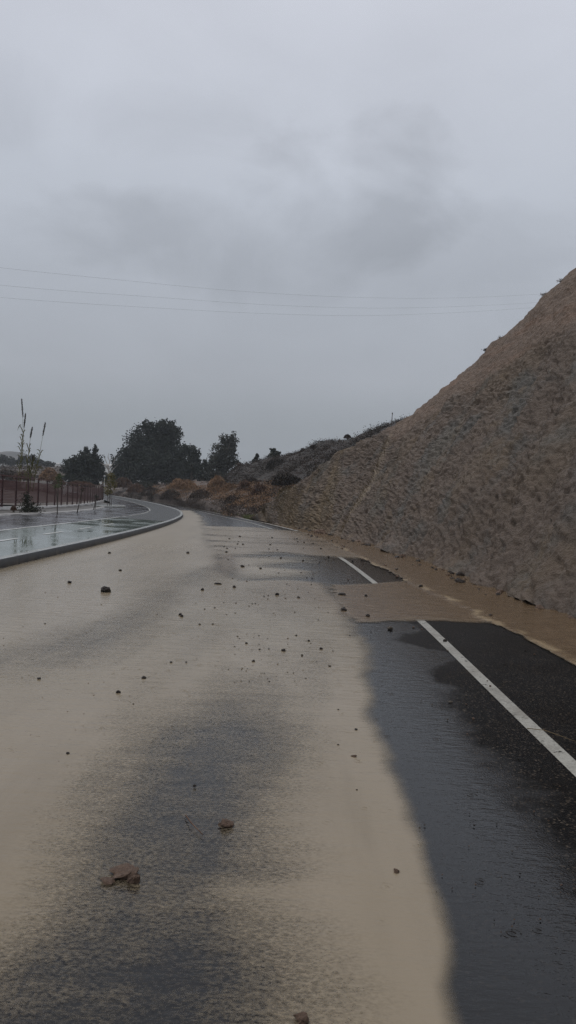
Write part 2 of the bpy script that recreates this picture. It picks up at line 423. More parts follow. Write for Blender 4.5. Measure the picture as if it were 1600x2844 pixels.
rows = np.concatenate([np.arange(-8, 1.2, .4), dist_rows(1.2, 134, .0115, .02)])
ncol = 200
Uc = np.linspace(0, 1, ncol)
Dg = np.repeat(rows[:, None], ncol, 1)
kx = K(rows) ; tx = np.where(rows < 51, Toe(np.minimum(rows, 56)) + .35, Ed(rows) + .35)
tx = np.where(rows < 51, tx, np.maximum(Ed(rows) + .35, 0*rows - 99))
Xg = kx[:, None]*(1-Uc) + tx[:, None]*Uc
Zg = road_z(Xg, Dg)
# undulating edge between water and asphalt
wob = (fbm(Xg*.9, Dg*.55, 3, 11) - .5)
sd_mud = sdpoly(p_mud, Xg, Dg) + wob*.20*np.clip(Dg/5, .4, 2.2) + .10*(fbm(Xg*3.5, Dg*2.6, 4, 13, .6) - .5)*np.clip(Dg/4, .5, 1.6)
width = np.clip(.035*Dg, .09, .8)
mud = smooth(-1, 1, sd_mud/width)
sd_b = sdpoly(p_brown, Xg, Dg) + wob*.45 + .28*(fbm(Xg*1.4, Dg*1.6, 4, 23, .6) - .5)
rag = fbm(Xg*.8, Dg*7, 3, 19) - .5
brn = smooth(-1, 1, (sd_b + 1.5*rag*smooth(1.2, -.4, Xg))/(.20 + .35*smooth(1.0, -.4, Xg)))
sd_s = sdpoly(p_str, Xg, Dg)
st = smooth(-1.2, 1.2, sd_s/1.0)
lines = fbm(Xg*.45 + 2.0*fbm(Xg*.3, Dg*.4, 2, 5), Dg*1.5, 5, 21, .62)
strk = st*(.62 + .38*smooth(.34, .58, lines))
p_thin = [tuple(D(*p)) for p in [(540, 1400), (850, 1398), (880, 1420), (830, 1470), (560, 1466)]]
strk = np.maximum(strk, smooth(-.9, .9, sdpoly(p_thin, Xg, Dg))*(.12 + .80*smooth(1.5, -1.5, Xg + 2.2*(fbm(Xg*.6, Dg*1.6, 4, 45) - .5))))
p_tree_refl = [tuple(D(*p)) for p in [(546, 1396), (592, 1394), (588, 1425), (574, 1456), (552, 1452)]]
tree_refl = smooth(-.35, .35, sdpoly(p_tree_refl, Xg, Dg) + .5*(fbm(Xg*.5, Dg*4, 3, 5) - .5))  # eucalyptus reflection painted into the water colour as a brown upright patch
ed = Ed(Dg)
ew = (fbm(Dg*1.7, Xg*0 + .3, 3, 31) - .5)*.26 + (fbm(Dg*6, Xg*0, 2, 8) - .5)*.06
ditch = smooth(-.02, .03, Xg - ed - ew + .02)*smooth(56, 34, Dg)
film_far = .55*smooth(24, 40, Dg)
foam = np.exp(-((Xg - ed - ew - .05)/(.05 + .03*vnoise(Dg*3, Dg*0, 4)))**2)*smooth(.42, .6, fbm(Xg*5, Dg*3.2, 3, 14))*smooth(40, 20, Dg)
mudall = np.maximum.reduce([mud, brn, strk, ditch, tree_refl])
brown = np.clip(np.maximum.reduce([brn, ditch, .9*tree_refl, st*.55*smooth(-2, 1.2, Xg) + .25*st]), 0, 1)
# reddish-brown drift from the brown water into the mud, thinning to the left
brown = np.maximum(brown, .75*np.exp(-np.maximum(-sd_b, 0)/1.0)*mud*smooth(9.0, 11.5, Dg))
clear = np.zeros_like(Xg)
p_mid = [tuple(D(*p)) for p in [(430, 1470), (700, 1462), (830, 1500), (880, 1620), (900, 1800), (780, 1850), (560, 1660), (440, 1760), (330, 1900), (230, 1990), (420, 1640), (380, 1560)]]
clear = np.maximum(clear, .24*smooth(-.6, .6, sdpoly(p_mid, Xg, Dg)))
clear = np.maximum(clear, (.40 + .27*smooth(6.5, 3.6, Dg))*smooth(-.6, .5, sdpoly(p_clear, Xg, Dg)))
clear = np.maximum(clear, .80*smooth(-.75, .45, sdpoly(p_core1, Xg, Dg)))
clear = np.maximum(clear, .90*smooth(-.75, .45, sdpoly(p_core2, Xg, Dg)))
clear = np.maximum(clear, .50*smooth(-.7, .7, sdpoly(p_grey, Xg, Dg)))
drift = [tuple(D(*p)) for p in [(470, 2240), (560, 2215), (850, 2225), (900, 2290), (700, 2290), (560, 2262)]]
clear = clear*(1 - .32*smooth(-.10, .10, sdpoly(drift, Xg, Dg) + .16*(fbm(Xg*3, Dg*5, 3, 27) - .5)))
clear = clear + .42*(fbm(Xg*.8, Dg*.5, 5, 61, .6) - .5) + .55*np.maximum(fbm(Xg*1.5 - Dg*.22, Dg*.16, 4, 62, .55) - .52, 0)*smooth(2, 5, Dg)
clear = clear*(1 - ditch)*(1 - brn*.8)
film = np.clip(np.maximum.reduce([
    smooth(-1.15, -.05, sd_mud - .10*np.clip(Dg, 0, 9)*(fbm(Xg*1.2, Dg*1.2, 3, 77) - .5))*smooth(12.5, 9, Dg),
    1.0*smooth(11.5, 14, Dg)*(.72 + .6*smooth(2.0, -1.5, Xg)), film_far, mud*0.9]), 0, 1)
road_attr = {'film': film, 'far': smooth(12, 34, Dg)}
kind(link('road', mesh('road', np.stack([Xg, Dg, Zg], -1), gridfaces(len(rows), ncol), M['asphalt'], True, road_attr)), 'structure')
mz = Zg + .007 + .012*ditch
keep = np.maximum.reduce([mudall[:-1, :-1], mudall[1:, :-1], mudall[:-1, 1:], mudall[1:, 1:]]) > .03
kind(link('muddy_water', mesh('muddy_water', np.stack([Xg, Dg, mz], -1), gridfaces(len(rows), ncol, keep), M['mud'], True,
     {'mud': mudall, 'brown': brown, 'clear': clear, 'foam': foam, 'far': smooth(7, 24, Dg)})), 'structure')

def ribbon(curve, d0, d1, w, zo, step=.25, zfun=None):
    ds = np.arange(d0, d1 + 1e-6, step); x = curve(ds)
    t = np.gradient(x, ds); nx = 1/np.sqrt(1+t*t); ny = -t*nx
    V = []
    for s in (-.5, .5):
        X = x + s*w*nx; Y = ds + s*w*ny
        V.append(np.stack([X, Y, (zfun or road_z)(X, Y) + zo], -1))
    V = np.stack(V, 1)
    return V.reshape(-1, 3), gridfaces(len(ds), 2)
Ln = Spline([-8, 0, 4.5, 5.6, 9.8, 13.9, 17.8, 25, 36, 46, 60, 80, 110], [1.84, 1.78, 1.74, 1.73, 1.70, 1.55, 1.37, .75, -1.0, -2.5, -5.6, -10.6, -22])
V, Fc = ribbon(Ln, -6, 19, .105, .004)
kind(link('road_marking', mesh('road_marking', V, Fc, M['paint'])), 'structure')
V, Fc = ribbon(Ln, 34, 95, .10, .010)
kind(link('road_marking', mesh('road_marking', V, Fc, M['paint'])), 'structure')
V, Fc = ribbon(lambda d: Ed(d) - .06, 33, 128, .16, .010, .5)
kind(link('road_edge_strip', mesh('road_edge_strip', V, Fc, M['footing'])), 'structure')

# ------------------------------------------------------------------ promenade on the left: kerb, cycle lane, paved walk, planting strip
def left_z(X, d):
    return zroad(d) + .135 + .03*np.clip((K(d) - X), 0, 9)
def strip(name, ca, cb, d0, d1, mat, n=6, zo=0.0, step=.4, wav=0.0):
    ds = np.arange(d0, d1 + 1e-6, step); u = np.linspace(0, 1, n)
    a = ca(ds); b = cb(ds); X = a[:, None]*(1-u) + b[:, None]*u; Y = np.repeat(ds[:, None], n, 1)
    Z = left_z(X, Y) + zo
    if wav: Z = Z + wav*(fbm(X*1.1, Y*1.1, 3, 3) - .5)
    return kind(link(name, mesh(name, np.stack([X, Y, Z], -1), gridfaces(len(ds), n), mat, True)), 'structure')
ds = np.arange(-8, 133, .4)
prof = [(0.0, -.10), (0.0, .15), (-.02, .160), (-.19, .160), (-.20, .10)]
V = np.stack([np.stack([K(ds) + ox, ds, zroad(ds) + oz], -1) for ox, oz in prof], 1)
nP = len(prof)
kmats = gridfaces(len(ds), nP)
arcl = np.concatenate([[0], np.cumsum(np.hypot(np.diff(K(ds)), np.diff(ds)))])
ko = mesh('kerb', V, kmats, M['kerbface'], False, {'arc': np.repeat(arcl[:, None], nP, 1), 'low': np.repeat(np.array([[1.0, 0, 0, 0, 0]]), len(ds), 0)}); ko.materials.append(M['kerbstone'])
mi = np.tile(np.array([0, 0, 1, 1]), len(ds)-1); ko.polygons.foreach_set('material_index', mi.astype(np.int32))
kind(link('kerb', ko), 'structure')
strip('cycle_lane', lambda d: K(d) - .195, Wl, -8, 34, M['bike'], 6, -.004)
strip('cobbled_median', lambda d: K(d) - .195, lambda d: Wl(d), 34, 150, M['gravel'], 6, -.004, wav=.05)
strip('walkway', Wl, Pw, -8, 150, M['walk'], 10, -.004, wav=.03)
strip('planting_strip', Pw, lambda d: Fn(d) - .6, -8, 66, M['strip'], 14, .0, wav=.16)
V, Fc = ribbon(Wl, -8, 140, .12, .003, .4, left_z)
kind(link('lane_marking', mesh('lane_marking', V, Fc, M['lanepaint'])), 'structure')
mid = lambda d: .5*(K(d) - .3 + Wl(d))
for a, b in [(10.6, 12.2), (13.6, 15.2), (16.6, 18.0), (19.8, 21.4), (23, 24.6), (26.2, 27.8)]:
    V, Fc = ribbon(mid, a, b, .10, .003, .2, left_z)
    kind(link('lane_marking', mesh('lane_marking', V, Fc, M['lanepaint'])), 'structure')
# pale concrete edging between walk and planting strip, and footing of the fence
def edging(name, curve, d0, d1, w, h, mat):
    ds = np.arange(d0, d1+1e-6, .4); x = curve(ds); t = np.gradient(x, ds); nx = 1/np.sqrt(1+t*t); ny = -t*nx
    P = []
    for s, z in ((-.5, -.1), (-.5, h), (.5, h), (.5, -.1)):
        X = x + s*w*nx; Y = ds + s*w*ny; P.append(np.stack([X, Y, left_z(X, Y) + z], -1))
    return kind(link(name, mesh(name, np.stack(P, 1), gridfaces(len(ds), 4), mat)), 'structure')
edging('walkway_edging', lambda d: Pw(d) - .08, -8, 58, .14, .05, M['footing'])
edging('fence_footing', Fn, -8, 79.5, .24, .10, M['footing'])

# ------------------------------------------------------------------ slatted steel fence
fence = empty('slatted_fence', (float(Fn(30)), 30, float(left_z(Fn(30), 30))), 'long dark red slatted steel fence beside the wet walkway', 'fence')
off = np.array(fence.location)
seg = [18.0]
dd = 18.0
while dd < 79.2:
    s = float((Fn(dd+.1) - Fn(dd))/.1); dd += 2.0/math.sqrt(1+s*s); seg.append(dd)
pts = [np.array([float(Fn(d)), d, float(left_z(Fn(d), d)) + .10]) for d in seg]
FH = 1.36
for i, p in enumerate(pts):
    mb = MB(); mb.box(p + (0, 0, FH/2 - .05) - off, (.035, .035, FH/2 + .05)); mb.build('post', M['fencepost'], fence)
for i in range(len(pts)-1):
    a, b = pts[i], pts[i+1]; t = b - a; L = np.linalg.norm(t); t /= L
    nrm = np.array([t[1], -t[0], 0]); nrm /= np.linalg.norm(nrm); up = np.cross(nrm, t)
    if up[2] < 0: up = -up
    m = (a+b)/2
    mb = MB()
    for k in range(15):
        mb.box(m + up*(.20 + k*.068) - off, (L/2 - .04, .012, .0255), (t, nrm, up))
    mb.build('slat_panel', M['fence'], fence)
    mb = MB(); mb.box(m + up*(FH + .02) - off, (L/2, .03, .022), (t, nrm, up)); mb.build('top_rail', M['fence'], fence)

# ------------------------------------------------------------------ the cut slope on the right
ctrl = [(-8, (12.5, -8, 12.5)), (2, (11.5, 4, 12.0)), (9, (10.6, 12, 11.0)), (15, (9.6, 18, 9.5)), (20, tuple(at(1600, 750, 22))),
        (22.5, tuple(at(1380, 939, 24.6))), (25, tuple(at(1270, 1049, 27))), (27.5, tuple(at(1130, 1158, 29.8))),
        (29.5, tuple(at(1080, 1185, 31.5))), (32, tuple(at(993, 1232, 34.3))), (35.5, tuple(at(890, 1292, 37.6))), (38, tuple(at(840, 1338, 39.8))),
        (41, tuple(at(790, 1366, 42.6))), (45, tuple(at(745, 1400, 46.2))), (49, tuple(at(712, 1428, 49.6))), (53, tuple(at(690, 1440, 53.5)))]
cs = [c[0] for c in ctrl]
Cx = Spline(cs, [c[1][0] for c in ctrl]); Cd = Spline(cs, [c[1][1] for c in ctrl]); Cz = Spline(cs, [c[1][2] for c in ctrl])
srow = np.concatenate([np.arange(-8, 7, .25), np.arange(7, 15, .034), np.arange(15, 22, .045), np.arange(22, 32, .07), np.arange(32, 53, .12)])
nv = 270
vv = np.linspace(0, 1, nv)
tx0 = Toe(np.minimum(srow, 56)); tz0 = zroad(srow) - .02
SX = tx0[:, None]*(1-vv) + Cx(srow)[:, None]*vv
SY = srow[:, None]*(1-vv) + Cd(srow)[:, None]*vv
SZ = tz0[:, None]*(1-vv) + Cz(srow)[:, None]*vv
Lh = np.sqrt((Cx(srow) - tx0)**2 + (Cz(srow) - tz0)**2 + (Cd(srow) - srow)**2)[:, None]
S = np.stack([SX, SY, SZ], -1)
def normals(S):
    a = np.gradient(S, axis=0); b = np.gradient(S, axis=1); n = np.cross(a, b)
    n /= np.linalg.norm(n, axis=-1, keepdims=True) + 1e-9
    return n
Nn = normals(S); Nn = np.where(Nn[..., 2:3] < 0, -Nn, Nn)
along = np.repeat(srow[:, None], nv, 1); upm = vv[None, :]*Lh
# upper, smoother band above an uneven line
lim = np.interp(srow, [-8, 10, 16, 20, 22.5, 25, 27.5, 32, 53], [.62, .64, .66, .70, .72, .75, .80, 1.15, 1.3])[:, None] + .10*(fbm(along*.35, upm*.35, 3, 91) - .5)
upper = smooth(-.03, .04, vv[None, :] - lim)
gs = 27.9 + .9*vv[None, :] + .16*(fbm(upm*.8, along*0, 3, 41) - .5)*2
gully = np.exp(-((along - gs)/(.24 - .04*vv[None, :]))**2)*smooth(1.0, .8, vv[None, :])
q1 = along*.92 + upm*.38; q2 = upm*.92 - along*.38
rough = fbm(along*.33, upm*.33, 3, 1) - .5
clod = fbm(q1*3.2, q2*1.8, 4, 2, .6) - .5
wx = .5*(fbm(along*3, upm*3, 2, 33) - .5); wy = .5*(fbm(along*3, upm*3, 2, 34) - .5)
lump = .5 - worley(q1*7.0 + wx*3, q2*5.0 + wy*3, 3)
lump2 = .5 - worley(q1*14 + wx*5, q2*11 + wy*5, 4)
fine = np.abs(fbm(along*11, upm*11, 3, 6) - .5)*2
rill = fbm(along*1.3 - .25*upm, upm*.16, 3, 12) - .5
ledge = np.abs(fbm(q1*.9, q2*2.6, 4, 66, .6) - .5)
amp = (1 - upper*.78)*np.clip(.85 + .3*smooth(0, .15, vv[None, :]), .4, 1.1)
def ridged(x, y, o, sd): return 1 - np.abs(2*fbm(x, y, o, sd, .55) - 1)
w2x = 1.2*(fbm(along*.8, upm*.8, 3, 133) - .5); w2y = 1.2*(fbm(along*.8, upm*.8, 3, 134) - .5)
r1_ = (ridged(q1*2.6 + 2*w2x, q2*6.5 + 4*w2y, 4, 101) - .7)*(.5 + 1.1*smooth(.35, .65, fbm(along*.7, upm*.7, 3, 140)))
r2_ = ridged(q1*6.5 + wx*4, q2*13 + wy*6, 3, 102) - .7
disp = .45*rough + upper*(.10*(fbm(q1*1.3, q2*3.5, 4, 81, .6) - .5) + .05*fine) + amp*(.11*clod + .05*lump + .055*lump2 + .05*fine + .30*rill - .20*ledge + .105*r1_ + .095*r2_)*(1 - .5*gully) + .05*gully
disp = disp + .45*smooth(.06, 0, vv[None, :])*(fbm(along*.9, upm*0, 3, 55) - .35) - .18*smooth(.25, .0, vv[None, :])
disp *= np.clip(Lh/4.0, .15, 1)
disp *= 1 - .45*smooth(.9, 1.0, vv[None, :])
disp += .16*smooth(.86, 1.0, vv[None, :])*(fbm(along*1.1, upm*0, 4, 92, .6) - .5)*2
S2 = S + Nn*disp[..., None]
dry = smooth(.45, .65, fbm(along*.4, upm*.4, 3, 71))*smooth(26, 34, along)*.8 + .5*smooth(.55, .7, fbm(along*.5, upm*.3, 3, 72))*(1-upper)*.5
# round the crest over and carry the plateau back behind it
back = []
outd = np.stack([np.full(len(srow), .90), np.full(len(srow), .43), np.zeros(len(srow))], -1)
crest = S2[:, -1, :]
for dist, dz in ((.25, .03), (.7, .02), (2, -.1), (6, -.5), (18, -1.5), (45, -4), (60, -14)):
    q = crest + outd*dist; q[:, 2] = np.maximum(q[:, 2] + dz, -1.5) if dist < 60 else -2.0
    back.append(q[:, None, :])
S3 = np.concatenate([S2] + back, 1); ncs = S3.shape[1]
ext = lambda a: np.concatenate([a, np.repeat(a[:, -1:], ncs - nv, 1)], 1)
kind(link('hillside', mesh('hillside', S3, gridfaces(len(srow), ncs)[:, ::-1].copy(), M['slope'], True,
     {'upper': ext(upper), 'gully': np.concatenate([gully, np.zeros((len(srow), ncs-nv))], 1), 'dry': ext(np.clip(dry, 0, 1))})), 'structure')
def slope_pt(s, v):
    i = int(np.argmin(abs(srow - s))); j = int(round(v*(nv-1))); return S2[i, j], Nn[i, j]

# ------------------------------------------------------------------ embankment and dark scrubby hill beyond the slope; fields on the left
def loft(name, cols, mat, nsub=60, amp=.3, freq=.3, seed=0, xs=None):
    """cols: list of (key, [points near -> far]); a smooth sheet through them"""
    keys = [c[0] for c in cols]; npt = len(cols[0][1])
    A = np.array([c[1] for c in cols])                      # col, pt, 3
    q = np.linspace(keys[0], keys[-1], xs or 160)
    B = np.stack([[Spline(keys, A[:, p, c])(q) for c in range(3)] for p in range(npt)], 0)   # pt,3,q
    tt = np.linspace(0, npt-1, nsub)
    G = np.stack([[np.interp(tt, np.arange(npt), B[:, c, i]) for c in range(3)] for i in range(len(q))], 0)  # q,3,t
    G = np.transpose(G, (0, 2, 1))
    G[..., 2] += amp*(fbm(G[..., 0]*freq, G[..., 1]*freq, 5, seed) - .5)*np.clip(np.minimum(tt, 1), 0, 1)[None, :]
    o = link(name, mesh(name, G, gridfaces(len(q), nsub), mat, True)); kind(o, 'structure')
    return G
def edge_at(d, o=.1):
    return np.array([float(Ed(d)) + o, d, float(road_z(Ed(d), d)) - .03])
rc = []
for key, de, mids in [
    (0, 129, [(290, 1366, 137, None), (290, 1348, 160, None), (290, 1344, 215, None)]),
    (1, 119, [(330, 1366, 128, None), (338, 1346, 150, None), (340, 1344, 200, None)]),
    (2, 108, [(385, 1372, 114, None), (398, 1352, 128, None), (400, 1345, 185, None)]),
    (3, 92,  [(445, 1378, 98, None), (452, 1352, 112, None), (455, 1338, 165, None)]),
    (4, 80,  [(500, 1380, 87, None), (508, 1352, 100, None), (510, 1334, 145, None)]),
    (5, 70,  [(560, 1384, 78, None), (566, 1356, 92, None), (568, 1328, 130, None)]),
    (6, 62,  [(615, 1390, 71, None), (622, 1362, 86, None), (632, 1322, 118, None)]),
    (7, 56,  [(660, 1400, 65, None), (672, 1352, 80, None), (672, 1294, 104, None)]),
    (8, 52,  [(700, 1405, 62, None), (725, 1345, 77, None), (730, 1275, 98, None)]),
    (9, 49,  [(760, 1395, 60, None), (775, 1340, 72, None), (780, 1270, 92, None)]),
    (10, 46, [(815, 1380, 58, None), (828, 1330, 68, None), (838, 1254, 86, None)]),
    (11, 43, [(870, 1360, 56, None), (895, 1300, 64, None), (906, 1227, 80, None)]),
    (12, 40, [(940, 1330, 54, None), (975, 1260, 60, None), (985, 1209, 74, None)]),
    (13, 37, [(1040, 1280, 52, None), (1070, 1220, 58, None), (1078, 1182, 70, None)]),
    (14, 34, [(1130, 1250, 50, None), (1190, 1190, 56, None), (1220, 1150, 68, None)])]:
    P = [edge_at(de, .1 if de > 54 else 3.0)] + [at(x, y, d) for x, y, d, _ in mids]
    e = P[-1].copy(); e[1] += 60; e[0] *= 1.3; e[2] = max(e[2] - 5, -1); P.append(e)
    rc.append((key, P))
cutk = 6.6
ec = []; hc_ = []
for key, P in rc:
    if key <= 9:
        Q = [p.copy() for p in P]
        if key >= 6: Q[3][2] = Q[2][2] - .8; Q[4][2] = -1.2
        ec.append((key, Q))
    if key >= 6:
        Q = [p.copy() for p in P]; Q[0][2] -= .6; Q[1][2] -= .35 if key < 10 else 0
        hc_.append((key, Q))
earthG = loft('embankment', ec, M['earth'], 70, 1.3, .22, 5, 150)
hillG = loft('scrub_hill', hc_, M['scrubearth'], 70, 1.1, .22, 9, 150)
def scrub(name, G, n, i0, i1, j0, j1, hmin, hmax, leaf, mat, ncl=14, dens_seed=0):
    """low scrub over a slope: small clumps of twiggy leaves, thick in patches"""
    P = []
    ii = rng.integers(int(i0*G.shape[0]), int(i1*G.shape[0]), n); jj = rng.integers(int(j0*G.shape[1]), int(j1*G.shape[1]), n)
    for i, j in zip(ii, jj):
        c = G[i, j] + rng.normal(size=3)*(.3, .3, 0); 
        if fbm(np.array([c[0]*.35]), np.array([c[1]*.25]), 3, dens_seed)[0] < .46: continue
        h = rng.uniform(hmin, hmax)
        q = rng.normal(size=(ncl, 3))*np.array([h*.55, h*.55, h*.30]); q[:, 2] = np.abs(q[:, 2]) + h*.05
        P.append(c + q)
    V, Fq = quads(np.concatenate(P), leaf, .35, .35)
    return kind(link(name, mesh(name, V, Fq, M[mat])), 'stuff')
# fields and far hills to the left
fc = []
for key in range(-420, 310, 60):
    hz = 1360 - (800-key)*.0437
    P = [at(key, hz + 24, 62), at(key, hz + 9, 100), at(key, hz - 2, 130), at(key, hz - 26 - 8*math.sin(key*.012), 175), at(key, hz - 22, 230), at(key, hz - 16, 330)]
    P[0][2] = -.6; P[1][2] = -.4 if key < 150 else -.75
    if key >= 150: P[2][2] = -.7
    fc.append((key, P))
fieldG = loft('dry_field', fc, M['field'], 70, 1.2, .09, 15, 150)
hc = []
for key in range(-600, 1000, 80):
    hz = 1360 - (800-key)*.0437
    hgt = np.interp(key, [-600, -100, 0, 60, 120, 180, 260, 500, 1000], [70, 66, 64, 60, 50, 42, 30, 16, 12]) + 5*math.sin(key*.03)
    P = [at(key, hz + 2, 380), at(key, hz - hgt*.6, 520), at(key, hz - hgt, 640), at(key, hz - hgt*.7, 760)]
    hc.append((key, P))
loft('far_hills', hc, M['farhill'], 40, 8, .02, 25, 150)

# ------------------------------------------------------------------ vegetation
def quads(C, size, up_bias=0.0, asp=.6):
    n = len(C)
    a = rng.normal(size=(n, 3)); a[:, 2] *= (1 + 0*a[:, 2]); a /= np.linalg.norm(a, axis=1, keepdims=True)
    if up_bias: a[:, 2] = a[:, 2]*(1-up_bias) + up_bias; a /= np.linalg.norm(a, axis=1, keepdims=True)
    b = np.cross(a, rng.normal(size=(n, 3))); b /= np.linalg.norm(b, axis=1, keepdims=True) + 1e-9
    s = (np.asarray(size)*rng.uniform(.6, 1.4, n))[:, None]
    A = a*s*.5; B = b*s*.5*asp
    V = np.stack([C - A, C - .1*A + B, C + A, C - .1*A - B], 1).reshape(-1, 3)
    return V, np.arange(4*n).reshape(-1, 4)
def blob_points(c, r, nclump, nleaf, shell=.55, cr=.26):
    u = rng.normal(size=(nclump, 3)); u /= np.linalg.norm(u, axis=1, keepdims=True)
    rad = rng.uniform(shell, 1.02, (nclump, 1))
    cl = u*rad
    pts = cl[:, None, :] + rng.normal(size=(nclump, nleaf, 3))*cr*rng.uniform(.5, 1.1, (nclump, 1, 1))
    return (np.array(c) + pts.reshape(-1, 3)*np.array(r))
def tree(name, label, cat, base_px, d, blobs, leaf, mat, dens=1.0, group=None, trunkr=.2, bark='bark', gz=None, cr=.15, limbs=True):
    """blobs: (px, py, rx, ry) read on the photo; each becomes an ellipsoid of leaf clumps at distance d"""
    b = at(base_px[0], base_px[1], d)
    if gz is not None: b[2] = gz
    root = empty(name, b, label, cat, group)
    allp = []
    mb = MB(); mid_h = None
    for (px, py, rx, ry) in blobs:
        k = d/F_PX; dd = d + rng.uniform(-.5, .5)*rx*k*1.2
        c = at(px, py, dd); r = (rx*k, rx*k*.95, ry*k)
        area = max(r[0]*r[2], .02)
        ncl = int(max(12, dens*area*17/(leaf/.35)**1.4))
        allp.append(blob_points(c - b, r, ncl, 16, .35 if r[0] > 1 else .1, cr))
        if dens >= 1:
            u = rng.normal(size=(int(ncl*7), 3)); u /= np.linalg.norm(u, axis=1, keepdims=True)
            allp.append((c - b) + u*rng.uniform(0, 1, (len(u), 1))**.4*.80*np.array(r))
        if limbs:
            top = c - b; st_ = np.array([0, 0, max(.25, top[2]*.35)])
            m = (st_ + top)/2 + rng.normal(size=3)*.15*r[0]
            mb.tube([st_, m, top + (0, 0, r[2]*.3)], [trunkr*.6, trunkr*.38, trunkr*.12], 5)
    P = np.concatenate(allp)
    P = P[P[:, 2] > .02]
    V, Fq = quads(P, leaf)
    if limbs:
        H = max(P[:, 2])
        mb.tube([(0, 0, -.6), (.05, .02, H*.2), (0, .05, H*.45), (.08, 0, H*.7)], [trunkr*1.2, trunkr, trunkr*.75, trunkr*.3], 7)
        mb.build('trunk', M[bark], root, True)
    link('crown' if limbs else 'foliage', mesh('crown', V, Fq, M[mat]), root)
    return root

tree('evergreen_tree', 'biggest dark evergreen tree with broad rounded crown, beyond the road bend', 'tree', (425, 1352), 128,
     [(440, 1230, 52, 60), (395, 1235, 46, 56), (475, 1215, 34, 40), (415, 1188, 26, 24), (455, 1185, 34, 22), (487, 1200, 17, 22), (370, 1262, 36, 40), (345, 1285, 36, 42),
      (328, 1308, 24, 34), (430, 1290, 70, 50), (490, 1270, 38, 44), (395, 1318, 62, 30), (470, 1318, 60, 30), (430, 1250, 56, 46), (340, 1330, 34, 18), (318, 1330, 22, 18), (352, 1300, 44, 34), (505, 1310, 34, 34)], .36, 'leaf_dark', 1.0, trunkr=.45)
tree('evergreen_tree', 'mid-sized dark evergreen tree just right of the biggest one', 'tree', (530, 1345), 122,
     [(530, 1258, 24, 26), (517, 1247, 12, 14), (548, 1266, 14, 20), (535, 1295, 34, 36), (525, 1322, 34, 22), (552, 1310, 20, 26)], .34, 'leaf_dark', 1.1, trunkr=.3)
tree('evergreen_tree', 'narrow dark evergreen shrub tree between the rounded trees and the eucalyptus', 'tree', (575, 1345), 116,
     [(570, 1290, 10, 20), (580, 1305, 18, 28), (566, 1320, 26, 22), (590, 1322, 22, 22)], .32, 'leaf_dark', 1.1, trunkr=.2)
tree('eucalyptus_tree', 'airy grey-green eucalyptus with two upright tops and sparse right side', 'tree', (612, 1345), 112,
     [(618, 1222, 13, 20), (645, 1216, 15, 18), (638, 1238, 16, 18), (608, 1252, 24, 24), (648, 1252, 9, 16), (600, 1275, 20, 26), (627, 1272, 24, 26), (645, 1290, 12, 16), (660, 1284, 9, 8),
      (612, 1305, 34, 26), (652, 1306, 10, 9), (612, 1322, 42, 22), (606, 1292, 30, 28), (632, 1252, 20, 26), (628, 1230, 18, 20), (646, 1236, 15, 20), (640, 1275, 26, 24), (655, 1310, 24, 14)], .30, 'leaf_euc', .95, trunkr=.26, cr=.24)
tree('evergreen_tree', 'dark bushy tree with twin tops behind the far end of the red fence', 'tree', (235, 1350), 112,
     [(239, 1254, 10, 20), (264, 1252, 10, 20), (250, 1272, 22, 18), (225, 1278, 28, 26), (256, 1285, 32, 34), (205, 1290, 26, 22), (190, 1308, 22, 28), (235, 1312, 48, 34), (277, 1315, 18, 22), (292, 1325, 14, 18), (220, 1330, 50, 18), (250, 1334, 46, 16), (212, 1300, 34, 26), (270, 1300, 22, 26)], .33, 'leaf_dark', 1.1, trunkr=.3)
# bare pale tree
bt = empty('bare_tree', at(306, 1345, 106), 'leafless pale-barked tree between the two dark tree masses', 'tree')
mb = MB(); b0 = np.array(bt.location)
mb.tube([(0, 0, -.6), at(304, 1318, 106) - b0, at(300, 1298, 106) - b0, at(296, 1282, 106) - b0], [.16, .12, .08, .03], 6)
mb.build('trunk', M['palebark'], bt, True)
for (x0, y0, x1, y1, x2, y2) in [(302, 1306, 290, 1290, 282, 1276), (302, 1304, 312, 1290, 322, 1274), (300, 1298, 306, 1280, 312, 1262), (298, 1290, 292, 1276, 288, 1262),
                                 (306, 1312, 318, 1300, 330, 1288), (306, 1284, 300, 1270, 302, 1258), (312, 1290, 318, 1278, 320, 1262), (296, 1296, 284, 1288, 276, 1284)]:
    mb = MB(); mb.tube([at(x0, y0, 106) - b0, at(x1, y1, 106.3) - b0, at(x2, y2, 106) - b0], [.07, .045, .012], 4); mb.build('branch', M['palebark'], bt)
# small trees on the skyline right of the eucalyptus
tree('small_tree', 'small round-topped tree on the skyline left of the flat-roofed house', 'tree', (762, 1290), 100,
     [(760, 1254, 11, 12), (770, 1262, 10, 10), (755, 1266, 14, 14), (768, 1276, 14, 12)], .34, 'leaf_mid', 1.2, trunkr=.12)
tree('small_tree', 'tiny pointed tree on the dark scrub ridge nearest the eucalyptus', 'tree', (713, 1296), 102,
     [(714, 1266, 6, 9), (711, 1278, 9, 12), (722, 1284, 10, 9)], .3, 'leaf_mid', 1.2, trunkr=.1)
tree('small_tree', 'low twiggy tree clump at the left foot of the dark ridge', 'tree', (668, 1318), 108,
     [(672, 1296, 12, 9), (684, 1300, 12, 10), (660, 1306, 12, 10), (698, 1294, 10, 8)], .32, 'brownbush', .7, trunkr=.08, cr=.4)
